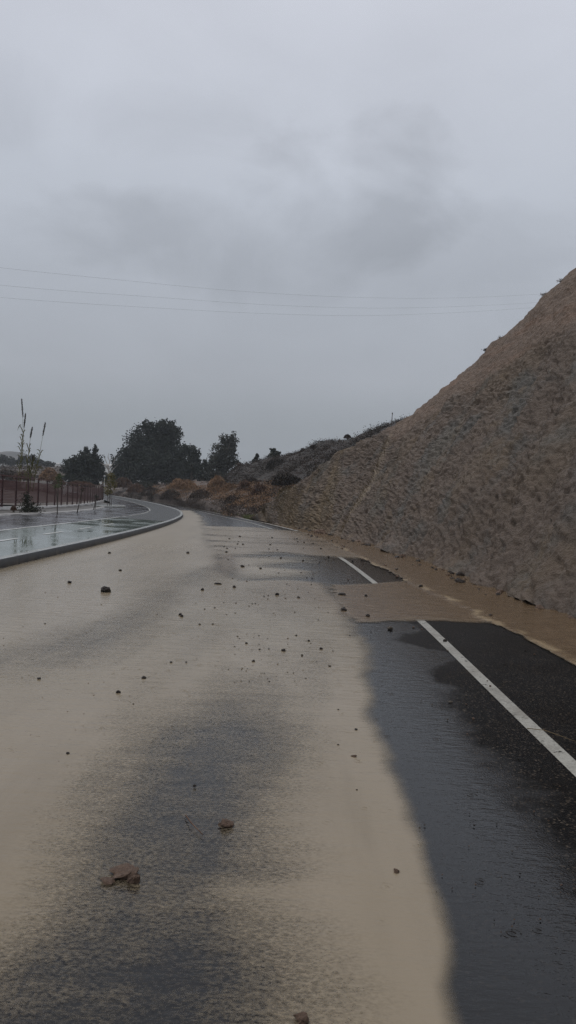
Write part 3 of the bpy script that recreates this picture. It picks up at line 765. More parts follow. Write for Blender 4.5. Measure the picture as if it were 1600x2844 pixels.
# far trees across the field
for i, (px, py, rx, ry, lb) in enumerate([(8, 1272, 12, 14, 'far hazy round tree at the left frame edge'), (30, 1280, 18, 11, 'far hazy low tree left of the canes'),
        (62, 1276, 16, 12, 'far hazy tree behind the tallest cane'), (90, 1274, 12, 14, 'far hazy rounded tree right behind the three canes'),
        (112, 1284, 16, 10, 'far hazy low tree just right of the canes'), (136, 1288, 16, 9, 'far hazy bush tree below the pale far roofs')]):
    tree('distant_tree', lb, 'tree', (px, py + ry + 6), 235, [(px, py, rx, ry), (px + rx*.5, py + ry*.4, rx*.7, ry*.7), (px - rx*.5, py + ry*.5, rx*.7, ry*.7)], .6, 'leaf_far', 1.3,
         group='far trees across the field', trunkr=.2)

def shrub(label, px, py, rx, ry, d, mat, leaf=.3, dens=1.0, name='dry_shrub', group='shrubs along the far roadside', spiky=True, gz=None):
    base = at(px, py + ry, d)
    root = empty(name, base, label, 'shrub', group)
    k = d/F_PX; w, h = rx*k, 2*ry*k
    n = int(900*dens*max(w*h, .15)/(leaf/.3))
    n = min(max(n, 250), 9000)
    # blades fanning up and out from the ground, thicker at the outside: a bushy dome with a ragged edge
    ang = rng.uniform(0, 2*math.pi, n); rr = np.sqrt(rng.uniform(0, 1, n))
    x = np.cos(ang)*rr*w; y = np.sin(ang)*rr*w*.8
    top = h*np.sqrt(np.clip(1 - rr**2, .02, 1))*(.75 + .5*fbm(x*1.6/max(w, .3) + px, y*1.6/max(w, .3), 3, i_seed(px)))
    zz = top*np.sqrt(rng.uniform(0, 1, n))
    C = np.stack([x, y, zz], -1)
    V1 = quads(C, leaf, .72 if spiky else 0, .22 if spiky else .6)
    link('foliage', mesh('foliage', V1[0], V1[1], M[mat]), root)
    mb = MB()
    for q in range(5):
        a = rng.uniform(0, 6.28); mb.tube([(0, 0, -.2), (math.cos(a)*w*.3, math.sin(a)*w*.25, h*.45)], [.03, .01], 4)
    mb.build('stem', M['bark'], root)
    return root
def i_seed(px): return int(abs(px)*7) % 977
for a in [
    ('rusty mound-shaped shrub below the bare pale tree', 343, 1340, 26, 15, 118, 'rust', .4),
    ('broad tan mound shrub in front of the mid-sized evergreen', 508, 1345, 42, 15, 92, 'tan', .34),
    ('brown low scrub beside the far road under the biggest evergreen', 425, 1366, 34, 13, 104, 'brownbush', .34),
    ('brown scrub hump on the bank right of the far road bend', 474, 1374, 30, 14, 88, 'brownbush', .3),
    ('tall orange-tan grass shrub below the eucalyptus', 602, 1346, 30, 24, 82, 'tan', .32),
    ('orange-tan grass shrub right of the tallest tan one', 640, 1356, 24, 17, 78, 'tan', .3),
    ('rust-brown shrub at the foot of the dark ridge', 678, 1356, 24, 22, 74, 'rust', .3),
    ('bright rusty shrub nearest the dark ridge gully', 722, 1364, 24, 24, 68, 'rust', .28),
    ('tan grass tuft where the grey slope meets the dark ridge', 800, 1366, 30, 14, 46.0, 'straw', .2),
    ('small brown shrub on the bank above the green verge', 645, 1388, 24, 12, 68, 'brownbush', .26),
    ('dark brown scrub strip on the bank left of the green verge', 560, 1374, 34, 12, 80, 'brownbush', .28),
    ('low rusty scrub on the bank by the far white kerb line', 378, 1356, 26, 12, 112, 'rust', .36),
    ('greenish brown low scrub under the biggest evergreen', 405, 1346, 24, 12, 116, 'leaf_mid', .36)]:
    shrub(*a)
for a in [
    ('dark scrub clump hanging on the ridge under the flat-roofed house', 772, 1290, 34, 14, 84, 'darkscrub', .24),
    ('large dark scrub clump in the gully below the ridge', 800, 1334, 46, 16, 66, 'darkscrub', .22),
    ('dark brown scrub at the foot of the dark ridge', 700, 1336, 24, 9, 78, 'brownbush', .22),
    ('spiky little bush on the ridge skyline', 870, 1240, 8, 6, 80, 'brownbush', .2),
    ('tuft on the ridge skyline right of the flat-roofed house', 842, 1252, 10, 7, 85, 'brownbush', .22),
    ('faint tuft on the topmost ridge skyline', 965, 1212, 9, 5, 73, 'brownbush', .2)]:
    shrub(*a, name='scrub_bush', group='scrub on the dark ridge', spiky=False)
for a in [
    ('wide dry tan grass mound beyond the fence left of the dark bushy tree', 138, 1318, 30, 18, 108, 'tan', .4),
    ('brown grass mound at the left edge beyond the fence', 18, 1318, 36, 13, 112, 'brownbush', .4),
    ('rusty grass mound behind the canes', 66, 1322, 30, 12, 104, 'rust', .38),
    ('low rusty scrub in front of the dark bushy tree', 225, 1344, 40, 8, 100, 'rust', .36),
    ('low rusty scrub beside the white hut', 165, 1338, 18, 9, 96, 'rust', .36)]:
    shrub(*a, name='dry_grass_mound', group='dry grass beyond the fence')

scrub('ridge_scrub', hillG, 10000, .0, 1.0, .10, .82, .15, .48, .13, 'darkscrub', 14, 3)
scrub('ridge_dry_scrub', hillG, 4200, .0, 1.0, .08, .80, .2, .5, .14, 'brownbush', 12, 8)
scrub('ridge_tan_grass', hillG, 1800, .0, .5, .04, .45, .2, .6, .14, 'tan', 12, 31)
scrub('bank_tan_grass', earthG, 3200, .25, 1.0, .25, .6, .2, .6, .14, 'tan', 12, 37)
scrub('bank_scrub', earthG, 5200, .0, 1.0, .03, .62, .12, .5, .13, 'brownbush', 12, 14)
scrub('field_scrub', fieldG, 5000, .2, 1.0, .25, .75, .3, 1.1, .3, 'brownbush', 12, 24)
# green verge grass, straw on the slope foot (nobody could count the blades)
def blades(C, N, hmin, hmax, wdt):
    n = len(C); h = rng.uniform(hmin, hmax, n)[:, None]
    dirv = N + rng.normal(size=(n, 3))*.38; dirv[:, 2] = abs(dirv[:, 2]) + .3; dirv /= np.linalg.norm(dirv, axis=1, keepdims=True)
    side = np.cross(dirv, rng.normal(size=(n, 3))); side /= np.linalg.norm(side, axis=1, keepdims=True)
    V = np.stack([C - side*wdt, C + side*wdt, C + dirv*h + side*wdt*.2, C + dirv*h - side*wdt*.2], 1).reshape(-1, 3)
    return V, np.arange(4*n).reshape(-1, 4)
n = 9000
dq = rng.uniform(49, 74, n); oq = np.abs(rng.normal(0, 1.3, n)) + .1
C = np.stack([Ed(dq) + oq, dq, road_z(Ed(dq), dq) + oq*.06], -1)
C = C[fbm(C[:, 0]*.5, C[:, 1]*.25, 3, 88) > .42]
V, Fq = blades(C, np.array([0, 0, 1.]), .10, .34, .014)
kind(link('verge_grass', mesh('verge_grass', V, Fq, M['grass'])), 'stuff')
pc = []; nc_ = []
for _ in range(9000):
    i = rng.integers(np.searchsorted(srow, 30), len(srow) - 2); j = rng.integers(0, nv)
    s = srow[i]; w = smooth(28, 38, s)*(.15 + .85*smooth(.45, .62, fbm(np.array([s*.5]), np.array([upm[i, j]*.5]), 3, 71)[0]))
    if rng.uniform() < w: pc.append(S2[i, j]); nc_.append(Nn[i, j])
for _ in range(500):
    v_ = rng.uniform(.05, .85); p, q = slope_pt(27.9 + .9*v_ + rng.normal()*.14, v_); pc.append(p); nc_.append(q)
V, Fq = blades(np.array(pc), np.array(nc_), .05, .22, .008)
kind(link('straw_grass', mesh('straw_grass', V, Fq, M['straw'])), 'stuff')
# bushes and tufts on the crest of the slope
def crest_at(px, v=1.0):
    V_ = S2[:, int(round(v*(nv-1)))]
    a = V_[:, 0]; f_ = V_[:, 1]*math.cos(PITCH) - (V_[:, 2]-EYE)*math.sin(PITCH); b = V_[:, 1]*math.sin(PITCH) + (V_[:, 2]-EYE)*math.cos(PITCH)
    x = CX + F_PX*(a*math.cos(ROLL) + b*math.sin(ROLL))/np.maximum(f_, .1)
    ok = (V_[:, 1] > 15) & (srow < 34)
    return V_[np.where(ok, np.abs(x - px), 1e9).argmin()].copy()
def crest_bush(label, px, py, rx, ry, d, mat, leaf, n=260, name='crest_bush'):
    c = crest_at(px); k = d/F_PX
    root = empty(name, c - (0, 0, .02), label, 'bush', 'bushes on the slope crest')
    P = rng.normal(size=(n, 3))*np.array([rx, rx, ry])*k*.5 + (0, 0, ry*k*.35)
    P[:, 2] = np.abs(P[:, 2])
    V, Fq = quads(P, leaf, .3, .3); link('foliage', mesh('foliage', V, Fq, M[mat]), root)
    mb = MB()
    for _ in range(6):
        a = rng.uniform(0, 6.28); mb.tube([(0, 0, -.3), (math.cos(a)*rx*k*.7, math.sin(a)*rx*k*.7, ry*k*1.0)], [.008, .003], 4)
    mb.build('stem', M['bark'], root)
crest_bush('small dark bush alone on the slope crest halfway up', 1349, 953, 6, 5, 24.9, 'darkscrub', .045, 160)
crest_bush('pale straw tuft on the upper slope crest', 1512, 803, 12, 4, 22.6, 'straw', .05, 110, 'crest_tuft')
crest_bush('pale straw tuft highest on the slope crest by the right frame edge', 1560, 772, 14, 4, 22.2, 'straw', .05, 130, 'crest_tuft')
crest_bush('thin straw tuft on the lower slope crest', 1392, 912, 6, 4, 24.4, 'straw', .045, 60, 'crest_tuft')

# ------------------------------------------------------------------ canes behind the fence
def cane(label, pts, plume, d, leaves):
    P = [at(x, y, d) for x, y in pts]
    root = empty('giant_cane', P[0], label, 'cane', 'giant canes behind the fence')
    b = P[0]; Q = [p - b for p in P]; Q[0] = Q[0] - (0, 0, .5)
    mb = MB(); mb.tube(Q, list(np.linspace(.016, .006, len(Q))), 6); mb.build('stalk', M['reed'], root, True)
    pl = [at(x, y, d) - b for x, y in plume]
    L = np.linalg.norm(pl[1] - pl[0]); n = 420
    t = rng.uniform(0, 1, n); ax = (pl[1] - pl[0])/L
    prof = np.sin(np.clip(t, .02, 1)*math.pi*.93)**.7*.026
    C = pl[0] + ax*(t*L)[:, None] + rng.normal(size=(n, 3))*prof[:, None]*.55
    V, Fq = quads(C, .085, .78, .16)
    link('plume', mesh('plume', V, Fq, M['plume']), root)
    for (x, y, dx, dy) in leaves:
        p0 = at(x, y, d) - b; p2 = at(x + dx, y + dy, d + rng.uniform(-.3, .3)) - b
        pm = (p0 + p2)/2 + (0, 0, .10 + .12*rng.uniform()); nrm = np.cross(p2 - p0, (0, 1, .3)); nrm /= np.linalg.norm(nrm) + 1e-9
        prs = [p0, .65*p0 + .35*pm + (0, 0, .03), pm, .5*pm + .5*p2 + (0, 0, .02), p2]; ws = [.013, .022, .021, .013, .002]
        Vv = []
        for p, w in zip(prs, ws): Vv += [p - nrm*w, p + (0, .012, 0), p + nrm*w]
        ff = []
        for q in range(4): ff += [(q*3, q*3+1, q*3+4, q*3+3), (q*3+1, q*3+2, q*3+5, q*3+4)]
        link('leaf', mesh('leaf', Vv, ff, M['reed']), root)
def leafset(x0, y0, x1, y1, n, sp):
    out = []
    for k in range(n):
        t = (k + rng.uniform(0, .8))/n; s = 1 if k % 2 else -1
        out.append((x0 + (x1-x0)*t, y0 + (y1-y0)*t, s*rng.uniform(.4, 1)*sp, rng.uniform(-22, 4)))
    return out
cane('tallest cane with thick dark plume behind the fence', [(50, 1335), (56, 1285), (62, 1240), (64, 1200), (63, 1150)], [(64, 1158), (60, 1108)], 36.5,
     leafset(52, 1320, 64, 1195, 17, 15) + [(61, 1182, -13, 14)])
cane('short slim cane leaning against the tallest one', [(56, 1335), (61, 1270), (65, 1215), (68, 1180)], [(67, 1186), (71, 1148)], 36.9, leafset(58, 1310, 65, 1215, 7, 10))
cane('middle cane with leafy base and slim plume', [(74, 1336), (77, 1290), (80, 1250), (85, 1212)], [(84, 1216), (90, 1186)], 36.2, leafset(72, 1330, 81, 1242, 16, 13))
cane('rightmost cane leaning right above broad drooping leaves', [(92, 1336), (102, 1290), (112, 1250), (120, 1205)], [(119, 1210), (126, 1174)], 36.6,
     leafset(92, 1330, 113, 1256, 15, 16) + [(100, 1300, 22, 4), (98, 1306, 24, 6), (96, 1312, -14, 4)])
cane('stunted leafy cane at the foot of the middle one', [(84, 1336), (86, 1310), (88, 1290), (90, 1276)], [(90, 1278), (92, 1266)], 36.0, leafset(82, 1334, 90, 1285, 14, 15))

# ------------------------------------------------------------------ saplings, stakes and the dark shrub in the planting strip
def sapling(label, base, top, d, crown, mat, stakes, leaf=.09, n=500):
    b = at(*base, d); root = empty('sapling', b, label, 'sapling', 'young trees in the planting strip')
    mb = MB(); mb.tube([(0, 0, -.1), (at(*base, d) + at(*top, d))/2 - b + (.01, 0, 0), at(*top, d) - b], [.022, .016, .006], 6); mb.build('trunk', M['wood'], root, True)
    P = []
    for (px, py, rx, ry) in crown:
        k = d/F_PX; P.append(at(px, py, d) - b + rng.normal(size=(n//len(crown), 3))*np.array([rx, rx, ry])*k*.5)
    V, Fq = quads(np.concatenate(P), leaf, .2, .5); link('crown', mesh('crown', V, Fq, M[mat]), root)
    for s in stakes:
        mb = MB(); mb.tube([at(s[0], s[1], d + s[4]) - b - (0, 0, .1), at(s[2], s[3], d + s[4]) - b], .020, 6); mb.build('stake', M['wood'], root)
sapling('yellow-green staked sapling on the kerbed island at the far end of the red fence', (305, 1407), (308, 1318), 54,
        [(306, 1335, 16, 18), (304, 1352, 18, 16), (308, 1322, 9, 9), (303, 1366, 14, 9), (316, 1346, 9, 12)], 'leaf_yellow',
        [(299, 1408, 299, 1366, .1), (310, 1404, 311, 1362, .2), (305, 1410, 305, 1366, -.3)], .13, 620)
sapling('staked sapling with thin green top in front of the fence', (159, 1427), (162, 1322), 33.5,
        [(163, 1332, 11, 12), (158, 1350, 14, 8), (166, 1322, 7, 8)], 'leaf_green', [(160, 1428, 158, 1362, -.1)], .07, 340)
sapling('bare leaning sapling stake before the red fence', (214, 1424), (229, 1352), 36.5, [(228, 1360, 5, 7)], 'leaf_mid', [(213, 1423, 226, 1372, .1)], .06, 40)
sapling('smallest sapling, dark and low, by the far fence posts', (260, 1411), (269, 1374), 43, [(268, 1379, 7, 6)], 'leaf_mid', [(264, 1410, 268, 1384, .1)], .07, 90)
sh = at(78, 1431, 31.5)
root = empty('dark_shrub', sh, 'dark-leaved bushy shrub growing before the red fence', 'shrub')
k = 31.5/F_PX
P = np.concatenate([at(px, py, 31.5) - sh + rng.normal(size=(nn, 3))*np.array([rx, rx, ry])*k*.55 for px, py, rx, ry, nn in
                    [(76, 1395, 14, 16, 230), (84, 1412, 24, 12, 330), (92, 1418, 20, 7, 160), (70, 1416, 12, 10, 140), (74, 1378, 9, 9, 90)]])
V, Fq = quads(P, .085, 0, .55); link('foliage', mesh('foliage', V, Fq, M['leaf_mid']), root)
mb = MB()
for q in range(6): mb.tube([(0, 0, -.1), (rng.normal()*.16, rng.normal()*.1, .3 + .3*rng.uniform())], [.014, .005], 4)
mb.build('stem', M['bark'], root)
for lb, px, py, w, mt in [('low brown weed clump left of the dark-leaved shrub', 30, 1432, 9, 'brownbush'), ('sparse dry reddish grass at the foot of the nearest fence posts', 38, 1414, 9, 'rust')]:
    shrub(lb, px, py - 3, w, 3 if mt != 'rust' else 7, 31.0, mt, .05, 1.2, name='weed_clump', group='weeds in the planting strip', spiky=True)
# kerbed island end under the far sapling
c0 = at(316, 1402, 55)
mb = MB()
ring = []
for r_, z_ in ((1.0, -.1), (1.0, .14), (.93, .16), (.86, .16), (.84, .08), (.01, .1)):
    ring += [(c0[0] - .35 + math.cos(a)*r_*1.15, c0[1] + math.sin(a)*r_*1.9, float(left_z(c0[0], c0[1])) + z_ - .02) for a in np.linspace(0, 2*math.pi, 28, endpoint=False)]
Fs = [(k*28 + j, k*28 + (j+1) % 28, (k+1)*28 + (j+1) % 28, (k+1)*28 + j) for k in range(5) for j in range(28)]
mb.add(ring, Fs); kind(mb.build('planting_island', M['kerbtop'], None), 'structure')

# ------------------------------------------------------------------ posts, lamp, hut, houses, cables
p = at(288, 1387, 78); root = empty('lamp_post', p, 'thin grey lamp post behind the far end of the red fence', 'lamp post')
mb = MB(); mb.tube([(0, 0, -.3), at(290.5, 1327, 78) - p], [.045, .03], 8); mb.build('pole', M['dull'], root, True)
mb = MB(); q = at(290.5, 1325, 78) - p
mb.tube([q + (0, 0, -.02), q + (0, 0, .06), q + (0, 0, .16), q + (0, 0, .2)], [.05, .11, .10, .02], 10); mb.build('lamp_head', M['dull'], root, True)
p = at(279, 1356, 84); root = empty('marker_post', p, 'short pale marker post with small plate above the far fence', 'post')
mb = MB(); mb.tube([(0, 0, -.4), at(279.4, 1343, 84) - p], .03, 6); mb.build('pole', M['dull'], root)
mb = MB(); mb.box(at(279.6, 1341, 84) - p, (.13, .015, .13)); mb.build('plate', M['white'], root)
p = crest_at(1087); root = empty('survey_post', p, 'thin dark leaning post on the slope crest', 'post')
mb = MB(); mb.tube([(0, 0, -.3), (.03, 0, .52)], [.018, .012], 6); mb.build('pole', M['wood'], root)
mb = MB(); mb.box((.03, 0, .52), (.02, .02, .03)); mb.build('cap', M['wood'], root)

def house(name, label, px, py, d, w, dep, h, roofh, openings, flat=False, rz=.2, roof='roof'):
    b = at(px, py, d); root = empty(name, b, label, 'building', None, rz)
    mb = MB(); mb.box((0, 0, h/2 - 1), (w/2, dep/2, h/2 + 1)); mb.build('wall', M['white'], root)
    mb = MB()
    if flat:
        mb.box((0, 0, h + .08), (w/2 + .15, dep/2 + .15, .08))
    else:
        o = .25
        mb.add([(-w/2-o, -dep/2-o, h+.005), (w/2+o, -dep/2-o, h+.005), (w/2+o, dep/2+o, h+.005), (-w/2-o, dep/2+o, h+.005), (-w/2-o, 0, h+roofh), (w/2+o, 0, h+roofh)],
               [(0, 1, 5, 4), (2, 3, 4, 5), (0, 4, 3), (1, 2, 5), (0, 3, 2, 1)])
    r_ = mb.build('roof', M[roof], root)
    for (ox, oz, ow, oh, nm) in openings:
        mb = MB(); mb.box((ox, -dep/2 - .004, oz), (ow/2, .02, oh/2)); mb.build(nm, M['dark'], root)
    return root
house('white_hut', 'small white hut with dark openings beyond the fence', 188.5, 1341, 120, 1.15, 1.1, .78, .15, [(-.22, .42, .22, .44, 'window'), (.26, .34, .26, .62, 'door')], True, .08)
house('white_house', 'white house glimpsed behind the bare pale tree', 305, 1306, 175, 1.5, 3, .95, .5, [(.2, .4, .3, .4, 'window')], False, .5)
hs = house('flat_roofed_house', 'pale flat-roofed house on the ridge skyline', 813, 1273, 96, 1.25, 1.6, .42, .1, [(-.25, .2, .24, .2, 'window'), (.2, .2, .24, .2, 'window')], True, .1)
mb = MB(); mb.tube([(.58, 0, .5), (.60, 0, .88)], .018, 6); mb.build('mast', M['dull'], hs)
mb = MB(); mb.tube([(-.58, 0, .5), (-.57, 0, .78)], .014, 6); mb.build('mast', M['dull'], hs)
house('farm_shed', 'higher of two far pale-roofed sheds on the hazy hill', 152, 1292, 300, 3.6, 3, .55, .4, [(0, .22, 1, .44, 'door')], False, .1)
house('farm_shed', 'lower of two far pale-roofed sheds, nearest the dark bushy tree', 160, 1300, 285, 3.0, 3, .5, .35, [(0, .2, .8, .4, 'door')], False, .1)

def cable(label, pts):
    A = at(-80, 800, 48)[:2]; B = at(1560, 820, 80)[:2]; dirv = B - A
    sp = Spline([q[0] for q in pts], [q[1] for q in pts]); P = []
    for px in np.linspace(pts[0][0], pts[-1][0], 48):
        v = ray(px, float(sp(px)))
        t = (A[0]*dirv[1] - A[1]*dirv[0])/(v[0]*dirv[1] - v[1]*dirv[0])
        P.append(np.array([v[0]*t, v[1]*t, EYE + v[2]*t]))
    mb = MB(); mb.tube(P, .0045, 5)
    o = mb.build('power_cable', M['cable'], None, True); tag(o, label, 'cable', 'power cables crossing the sky')
s_ = 1.10421
cable('highest of three thin power cables crossing the grey sky', [(x*s_, y*s_) for x, y in [(-120, 658), (0, 673), (300, 704), (600, 732), (900, 748), (1100, 750), (1320, 742), (1449, 733)]])
cable('middle of three thin power cables crossing the grey sky', [(x*s_, y*s_) for x, y in [(-120, 704), (0, 717), (400, 748), (700, 768), (950, 775), (1200, 769), (1449, 755)]])
cable('lowest of three thin power cables crossing the grey sky', [(x*s_, y*s_) for x, y in [(-120, 737), (0, 748), (400, 775), (700, 790), (900, 794), (1150, 786), (1449, 766)]])

# ------------------------------------------------------------------ stones and clods washed onto the road
import bmesh
def rock_mesh(name, mat, seed, flat=.7, sub=4, jag=.42):
    bm = bmesh.new(); bmesh.ops.create_icosphere(bm, subdivisions=sub, radius=1)
    rs = np.random.default_rng(seed); dirs = rs.normal(size=(9, 3)); dirs /= np.linalg.norm(dirs, axis=1, keepdims=True); cut = rs.uniform(.55, .92, 9)
    for v in bm.verts:
        c = np.array(v.co); 
        for d_, k_ in zip(dirs, cut):
            h = c @ d_
            if h > k_: c = c - d_*(h - k_)*.9
        n1 = float(fbm(np.array([c[0]*2.3 + c[2]*1.7 + seed]), np.array([c[1]*2.3 - c[2]*1.2]), 5, seed, .6)[0]) - .5
        c *= 1 + jag*n1*2
        c[2] = c[2]*flat
        v.co = c
    me = bpy.data.meshes.new(name); bm.to_mesh(me); bm.free(); me.materials.append(mat); return me
RK = {m: [rock_mesh('stone', M['rock_'+m], 10*i + k, rng.uniform(.55, .85), 4 if k < 3 else 3) for k in range(6)] for i, m in enumerate(('dark', 'brown', 'pale'))}
def rock(px, py, w, mat, label, group=None, name='stone', k=None, sy=1.0, sz=1.0, cat='stone'):
    b = on_road(px*s_, py*s_); r = w*s_*.5*b[1]/F_PX
    o = link(name, RK[mat][rng.integers(0, 6) if k is None else k], None, (b[0], b[1] + r*.5, float(road_z(b[0], b[1])) + .006 + r*.32*sz))
    o.scale = (r, r*rng.uniform(.8, 1.1)*sy, r*sz); o.rotation_euler = (0, 0, rng.uniform(0, 6.28) if sy == 1 else 0)
    return tag(o, label, cat, group)
rock(312, 2216, 74, 'brown', 'largest broken clay clod half sunk in clear water, near the bottom left', name='clay_clod', k=1, sz=.50, cat='clay clod')
rock(268, 2226, 40, 'brown', 'smaller clay lump crumbling off the left of the largest clod', name='clay_clod', k=2, sz=.35, cat='clay clod')
rock(334, 2224, 34, 'brown', 'upright clay lump leaning on the right of the largest clod', name='clay_clod', k=0, sz=1.3, cat='clay clod')
rock(568, 2084, 40, 'brown', 'rounded brown stone standing in dark clear water, right of the twig', k=4, sz=1.0)
rock(757, 2578, 44, 'brown', 'brown stone at the very bottom edge between mud and speckled asphalt', k=3)
rock(265, 1491, 26, 'dark', 'largest dark stone on the pale mud, below the left kerb', k=0, sz=1.0)
rock(997, 2199, 16, 'brown', 'brown stone on the mud edge beside the dark wet asphalt', k=2)
rock(866, 1537, 16, 'dark', 'dark stone at the left end of the brown water band', k=1)
rock(861, 1498, 20, 'dark', 'flat dark stone at the upper left corner of the brown water band', k=2, sz=.5)
rock(981, 1585, 15, 'pale', 'pale stone on dark asphalt just below the brown water band', k=3)
rock(548, 1471, 22, 'dark', 'long flat dark clod at the upper edge of the mud', k=4, sy=.5, sz=.4)
rock(890, 1907, 13, 'brown', 'brown stone on the mud rim midway down the asphalt edge', k=5)
rock(174, 1468, 11, 'dark', 'dark stone left of the largest dark stone under the kerb', k=3)
rock(362, 1709, 12, 'dark', 'dark stone, upper right of a pair on the tan mud', k=1)
rock(297, 1746, 12, 'dark', 'dark stone, lower left of a pair on the tan mud', k=2)
rock(97, 1711, 11, 'dark', 'dark stone alone on the tan mud near the left frame edge', k=4)
rock(169, 1900, 10, 'dark', 'dark stone on the tan mud nearest the speckled zone', k=5)
rock(489, 1982, 9, 'dark', 'dark stone in the speckled water above the twig', k=0)
rock(452, 1549, 10, 'dark', 'upper stone of a touching dark pair in mid mud', k=2)
rock(457, 1553, 10, 'dark', 'lower stone of a touching dark pair in mid mud', k=3)
rock(714, 1640, 12, 'dark', 'biggest dark stone in the pebble scatter left of the asphalt', k=1)
rock(637, 1666, 10, 'dark', 'dark stone lowest left in the pebble scatter', k=5)
rock(896, 1839, 9, 'dark', 'dark stone on the mud rim above the brown one', k=4)
rock(1134, 1769, 13, 'pale', 'pale flat stone on the dark asphalt left of the white line', k=0, sz=.5)
rock(1191, 1812, 9, 'brown', 'brown stone beside the white line, left of its twin', k=1)
rock(1120, 1615, 10, 'dark', 'dark stone close to the start of the near white line', k=2)
small = [(302, 1437, 8), (430, 1669, 7), (590, 1479, 10), (508, 1486, 10), (610, 1427, 11), (655, 1432, 8), (697, 1498, 11), (808, 1635, 9), (829, 1679, 8), (851, 1788, 6),
         (851, 1877, 6), (898, 1991, 6), (925, 1552, 11), (921, 1501, 8), (750, 1505, 7), (777, 1615, 7), (745, 1601, 7), (540, 1531, 5), (515, 1534, 5), (502, 1573, 6), (535, 1572, 6),
         (620, 1621, 7), (653, 1636, 6), (676, 1635, 5), (760, 1651, 6), (113, 1571, 5), (395, 1547, 4), (335, 1774, 5), (468, 1669, 6), (472, 1393, 9), (275, 1393, 8)]
for x, y, w in small: rock(x, y, w, 'dark', 'small dark stone scattered over the pale muddy water', 'small stones on the mud')
for _ in range(120):
    x = rng.normal(680, 95); y = rng.uniform(1405, 1720); w = rng.uniform(2.2, 4.6)
    if 470 < x < 880: rock(x, y, w, 'dark' if rng.uniform() < .8 else 'brown', 'tiny dark pebble scattered over the pale muddy water', 'tiny pebbles on the mud', 'pebble', cat='pebble')
for _ in range(45):
    x = rng.uniform(0, 500); y = rng.uniform(1480, 2050); w = rng.uniform(2, 3.6)
    rock(x, y, w, 'brown', 'tiny brown pebble on the smooth tan mud', 'tiny pebbles on the tan mud', 'pebble', cat='pebble')
for _ in range(95):
    y = rng.uniform(1575, 2350); b = rng.uniform(0, 1); x0 = np.interp(y, [1565, 1760, 2050, 2380], [905, 945, 1020, 1110])
    x = x0 + 20 + b*(1449 - x0); w = rng.uniform(2.2, 6)
    if on_road(x*s_, y*s_)[0] < float(Ed(on_road(x*s_, y*s_)[1])) - .05:
        rock(x, y, w, ('brown', 'pale', 'dark')[rng.integers(0, 3)], 'tiny chip of stone lying on the dark wet asphalt', 'stone chips on the asphalt', 'stone_chip', cat='stone chip')
for _ in range(46):
    d_ = rng.uniform(9, 38); x = float(Ed(d_)) + rng.uniform(-.12, .25) if rng.uniform() < .45 else float(Toe(d_)) - abs(rng.normal(0, .22))
    r = rng.uniform(.012, .042)
    o = link('stone', RK[('dark', 'brown')[rng.integers(0, 2)]][rng.integers(0, 6)], None, (x, d_, float(road_z(x, d_)) + .015 + r*.2)); o.scale = (r, r, r); o.rotation_euler[2] = rng.uniform(0, 6.28)
    tag(o, 'wet stone in the brown runoff channel along the slope foot', 'stone', 'stones in the runoff channel')
for _ in range(40):
    x = rng.uniform(560, 960); y = rng.uniform(1345, 1420)
    rock(x, y, rng.uniform(3, 7), 'dark', 'dark stone in the streaked water near the slope foot', 'stones in the streaked water')
for _ in range(80):
    d_ = rng.uniform(9, 36); x = float(Toe(d_)) - rng.normal(.02, .13); r = float(np.exp(rng.normal(-3.0, .45)))
    o = link('earth_clod', RK[('brown', 'dark', 'dark')[rng.integers(0, 3)]][rng.integers(0, 6)], None, (x, d_, float(road_z(x, d_)) + .01 + r*.15)); o.scale = (r, r*rng.uniform(.7, 1.3), r); o.rotation_euler[2] = rng.uniform(0, 6.28)
    tag(o, 'wet earth clod heaped at the very foot of the cut slope', 'earth clod', 'clods at the slope foot')
# twig and straw
def twig(label, pts, r, mat, name):
    P = [on_road(x*s_, y*s_) + (0, 0, .012 + z) for x, y, z in pts]
    mb = MB(); mb.tube(P, list(np.linspace(r, r*.5, len(P))), 6); tag(mb.build(name, M[mat], None, True), label, name.replace('_', ' '))
twig('thin reddish twig lying in the clear water left of the rounded stone', [(467, 2057, 0), (478, 2076, .006), (492, 2090, .004), (510, 2106, 0)], .0032, 'rust', 'twig')
twig('thin yellow straw lying on the asphalt right of the white line', [(1325, 1836, 0), (1370, 1845, .01), (1410, 1858, .006), (1449, 1870, 0)], .003, 'straw', 'straw_stem')

# ------------------------------------------------------------------ camera
cam = bpy.data.cameras.new('camera'); co = bpy.data.objects.new('camera', cam); COL.objects.link(co)
cam.sensor_fit = 'VERTICAL'; cam.sensor_height = 36; cam.lens = 36*F_PX/2844; cam.clip_start = .05; cam.clip_end = 5000
from mathutils import Matrix, Vector
co.matrix_world = Matrix.Translation((0, 0, EYE)) @ Matrix.Rotation(math.pi/2 - PITCH, 4, 'X') @ Matrix.Rotation(ROLL, 4, 'Z')
scene.camera = co

